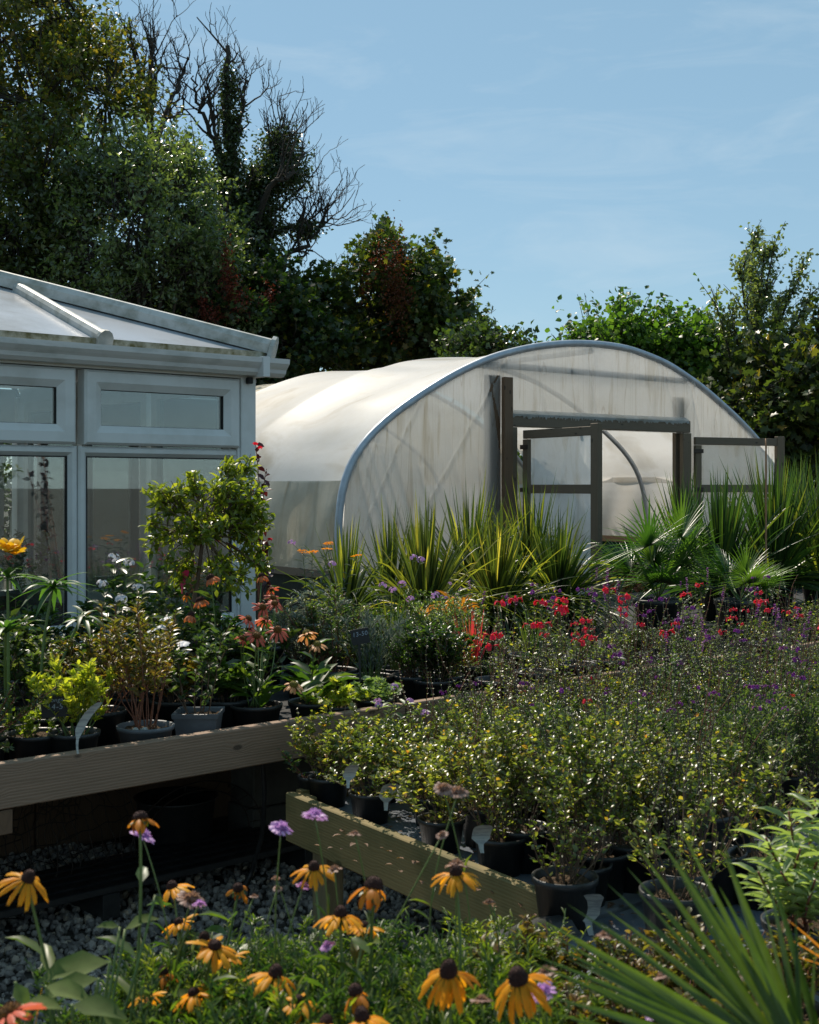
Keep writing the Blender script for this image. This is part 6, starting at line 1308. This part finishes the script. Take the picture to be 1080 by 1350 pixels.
# sycamore bush with rust-red keys, behind the tunnel
def rusty(spots):
    def f(t, b, r):
        mb = MB()
        for (px, py, Y, sx, sz_, n) in spots:
            c = P(px, py, Y)-b; p = c+r.normal(size=(n, 3))*np.array([sx, sx, sz_]); mb.leaves(p, r.normal(size=(n, 3)), UP, .055, .03, 'leaf4')
        mb.build('seed_clusters', M_rust, t)
    return f
tree('sycamore', 'broad leafy sycamore with rust-red seed bunches behind the tunnel roof', 510, 23.5, [(430, 430, 0, .65, 1, .5, 280), (495, 400, 0, .62, 1, .55, 330), (502, 352, 0, .18, .6, .28, 90), (548, 398, 0, .45, .9, .45, 250), (588, 448, 0, .42, .9, .38, 220), (460, 470, 0, .9, 1, .45, 300), (540, 455, 0, .9, 1, .45, 330), (618, 482, 0, .42, .8, .22, 140), (400, 400, 0, .3, .7, .35, 120), (600, 405, 0, .10, .5, .15, 24), (350, 470, 0, .5, .8, .4, 160)], M_lf_syc, 21, ll=.12, lw=.12, tmpl='lobed', trunk=.1, per=12, shl=.38, upb=.7, rs=1.28, extra=rusty([(520, 362, 21.9, .12, .34, 800), (527, 400, 21.9, .12, .28, 450), (500, 347, 22, .1, .18, 200), (480, 378, 22, .06, .12, 100)]))
tree('sycamore', 'smaller yellowing sycamore with rusty seed bunches, right of the conservatory roof', 345, 21.5, [(335, 425, 0, .6, .9, .42, 260), (312, 385, 0, .2, .6, .25, 80), (362, 395, 0, .32, .7, .3, 120), (385, 450, 0, .6, .9, .4, 240), (290, 440, 0, .55, .8, .35, 200), (398, 420, 0, .32, .6, .3, 120), (345, 480, 0, .9, .8, .35, 220)], M_lf_syc, 22, ll=.11, lw=.11, tmpl='lobed', trunk=.08, per=10, shl=.4, upb=.7, rs=1.2, extra=rusty([(298, 350, 20.2, .05, .2, 280), (303, 377, 20.2, .08, .15, 280), (268, 402, 20.2, .05, .12, 180), (314, 397, 20.2, .11, .11, 240), (355, 390, 20.4, .07, .1, 130), (285, 415, 20.2, .08, .09, 130)]))
tree('hedge_shrub', 'low dark hedge bush showing above the tunnel roof between two taller trees', 670, 19, [(650, 468, 0, .5, .6, .25, 110), (690, 486, 0, .45, .6, .16, 80), (715, 490, 0, .3, .5, .08, 40), (625, 468, 0, .4, .6, .25, 90)], M_lf_dark, 23, ll=.10, lw=.07, trunk=.05, per=10, shl=.35, cat='hedge')
tree('hazel', 'bright green bushy hazel rising behind the top of the arch', 840, 19, [(795, 474, 0, .35, .7, .22, 130), (820, 460, 0, .42, .8, .32, 230), (870, 464, 0, .5, .8, .36, 260), (912, 482, 0, .45, .8, .36, 220), (930, 510, 0, .6, .8, .6, 190), (845, 480, 0, .8, .8, .6, 200), (768, 484, 0, .2, .5, .10, 30), (890, 500, .2, .8, .8, .6, 190)], M_lf_bright, 24, ll=.092, lw=.076, tmpl='leaf6', trunk=.07, per=14, shl=.55, upb=1.3, rs=1.0, dens=.75)
def birch(label, base_px, Y, tops, seed):
    b = P(base_px, 640, Y); b[2] = 0; t = thing('young_birch', label, 'tree', b); r = rng(seed); tb = MB(); lp = []; ld = []
    tr = bent((0, 0, 0), P(990, 420, Y)-b, (.1, 0), 12); tb.tube(tr, np.linspace(.09, .04, 12), 7)
    for (px, py, s_, nsub) in tops:
        e = P(px, py, Y+r.uniform(-.6, .6))-b; st, _ = along(tr, [s_]); mid = (st[0]*.5+e*.5)+np.array([0, 0, -.15]); pts = np.array([st[0], mid, e]); c = np.stack([np.interp(np.linspace(0, 2, 12), range(3), pts[:, j]) for j in range(3)], -1); c[1:-1] = (c[:-2]+2*c[1:-1]+c[2:])/4
        tb.tube(c, np.linspace(.03, .006, 12), 5)
        for _ in range(nsub):
            s1 = r.uniform(.25, 1); p, tt = along(c, [s1]); d = nrm(tt[0]+nrm(r.normal(size=3))*.65+UP*.35); ln = r.uniform(.25, .7)*(1.25-s1*.7); q_ = np.array([p[0], p[0]+d*ln*.5+.02*r.normal(size=3), p[0]+d*ln]); tb.tube(q_, [.008, .006, .003], 3, cap=False)
            k = 17; ss = r.random(k)[:, None]; lp.append(q_[0]*(1-ss)+q_[2]*ss+.035*r.normal(size=(k, 3))); ld.append(r.normal(size=(k, 3))-UP*.4)
    lp = np.concatenate(lp); ld = nrm(np.concatenate(ld)); k = len(lp); tb.build('trunk', M_bark, t); MB().leaves(lp, ld, UP+.9*r.normal(size=(k, 3)), .075*r.uniform(.6, 1.15, k), .05, 'leaf4').build('crown', M_lf_glossy, t); return t
birch('slender open tree with upright leafy shoots against the sky at the right', 990, 18.5, [(993, 318, 1, 34), (1008, 335, .95, 24), (1022, 320, .95, 26), (1058, 355, .85, 28), (1072, 385, .8, 22), (975, 350, .9, 18), (1030, 400, .8, 26), (1000, 400, .8, 30), (960, 400, .7, 20), (938, 380, .6, 22), (932, 410, .55, 16), (955, 440, .5, 18), (1045, 440, .6, 24), (985, 460, .55, 24)], 31)
tree('sycamore', 'dark sycamore filling the right edge behind the cordylines', 1030, 17.6, [(1040, 505, 0, .7, .9, .5, 240), (1000, 520, 0, .65, .9, .5, 220), (1085, 480, 0, .45, .8, .5, 170), (1060, 560, 0, .9, 1, .7, 280), (990, 570, 0, .6, .9, .6, 200), (1078, 440, 0, .25, .6, .25, 50), (960, 550, 0, .5, .8, .45, 130), (1100, 540, 0, .6, .8, .9, 140)], M_lf_syc, 32, ll=.12, lw=.11, tmpl='lobed', trunk=.12, per=11, shl=.45, upb=.6, dens=.6)
tree('dark_tree', 'dark evergreen low at the right behind the right end of the tunnel', 1080, 21, [(1020, 590, 0, 1, 1, .7, 220), (1100, 580, 0, 1, 1, .9, 220), (960, 600, 0, .9, 1, .5, 160), (1090, 520, 0, .8, 1, .8, 160)], M_lf_ivy, 33, ll=.14, lw=.1, trunk=.1, per=13, shl=.4)
# hedges closing the view behind everything
def hedge(label, pts, h_, seed, n, mat=None):
    pts = np.array(pts, float); b = np.array([*pts.mean(0), 0]); t = thing('hedge', label, 'hedge', b); r = rng(seed); s_ = r.random(n)*(len(pts)-1); i = np.minimum(s_.astype(int), len(pts)-2); f = (s_-i)[:, None]; c = pts[i]*(1-f)+pts[i+1]*f
    z = r.random(n)**.8*(h_*(.85+.15*np.sin(s_*17)+.1*np.sin(s_*41))); p = np.stack([c[:, 0]+.45*r.normal(size=n), c[:, 1]+.45*r.normal(size=n), z], -1)-b
    tb = MB()
    for k in range(40): q_ = p[r.integers(n)]; tb.tube(np.array([[q_[0], q_[1], 0], [q_[0]+.05, q_[1], h_*.4], [q_[0], q_[1]+.05, h_*.8]]), [.04, .03, .015], 5)
    tb.build('stems', M_bark, t); MB().leaves(p, r.normal(size=(n, 3)), UP+.9*r.normal(size=(n, 3)), .13, .1, 'leaf4').build('foliage', mat or M_lf_dark, t)
hedge('long dark hedge far behind the conservatory and tunnel', [(-14, 22), (-6, 25), (2, 26), (12, 25)], 2.9, 1, 34000)
hedge('dark hedge running back at the far right behind the tunnel', [(6.0, 15.2), (8, 17), (11, 19)], 2.6, 2, 13000)
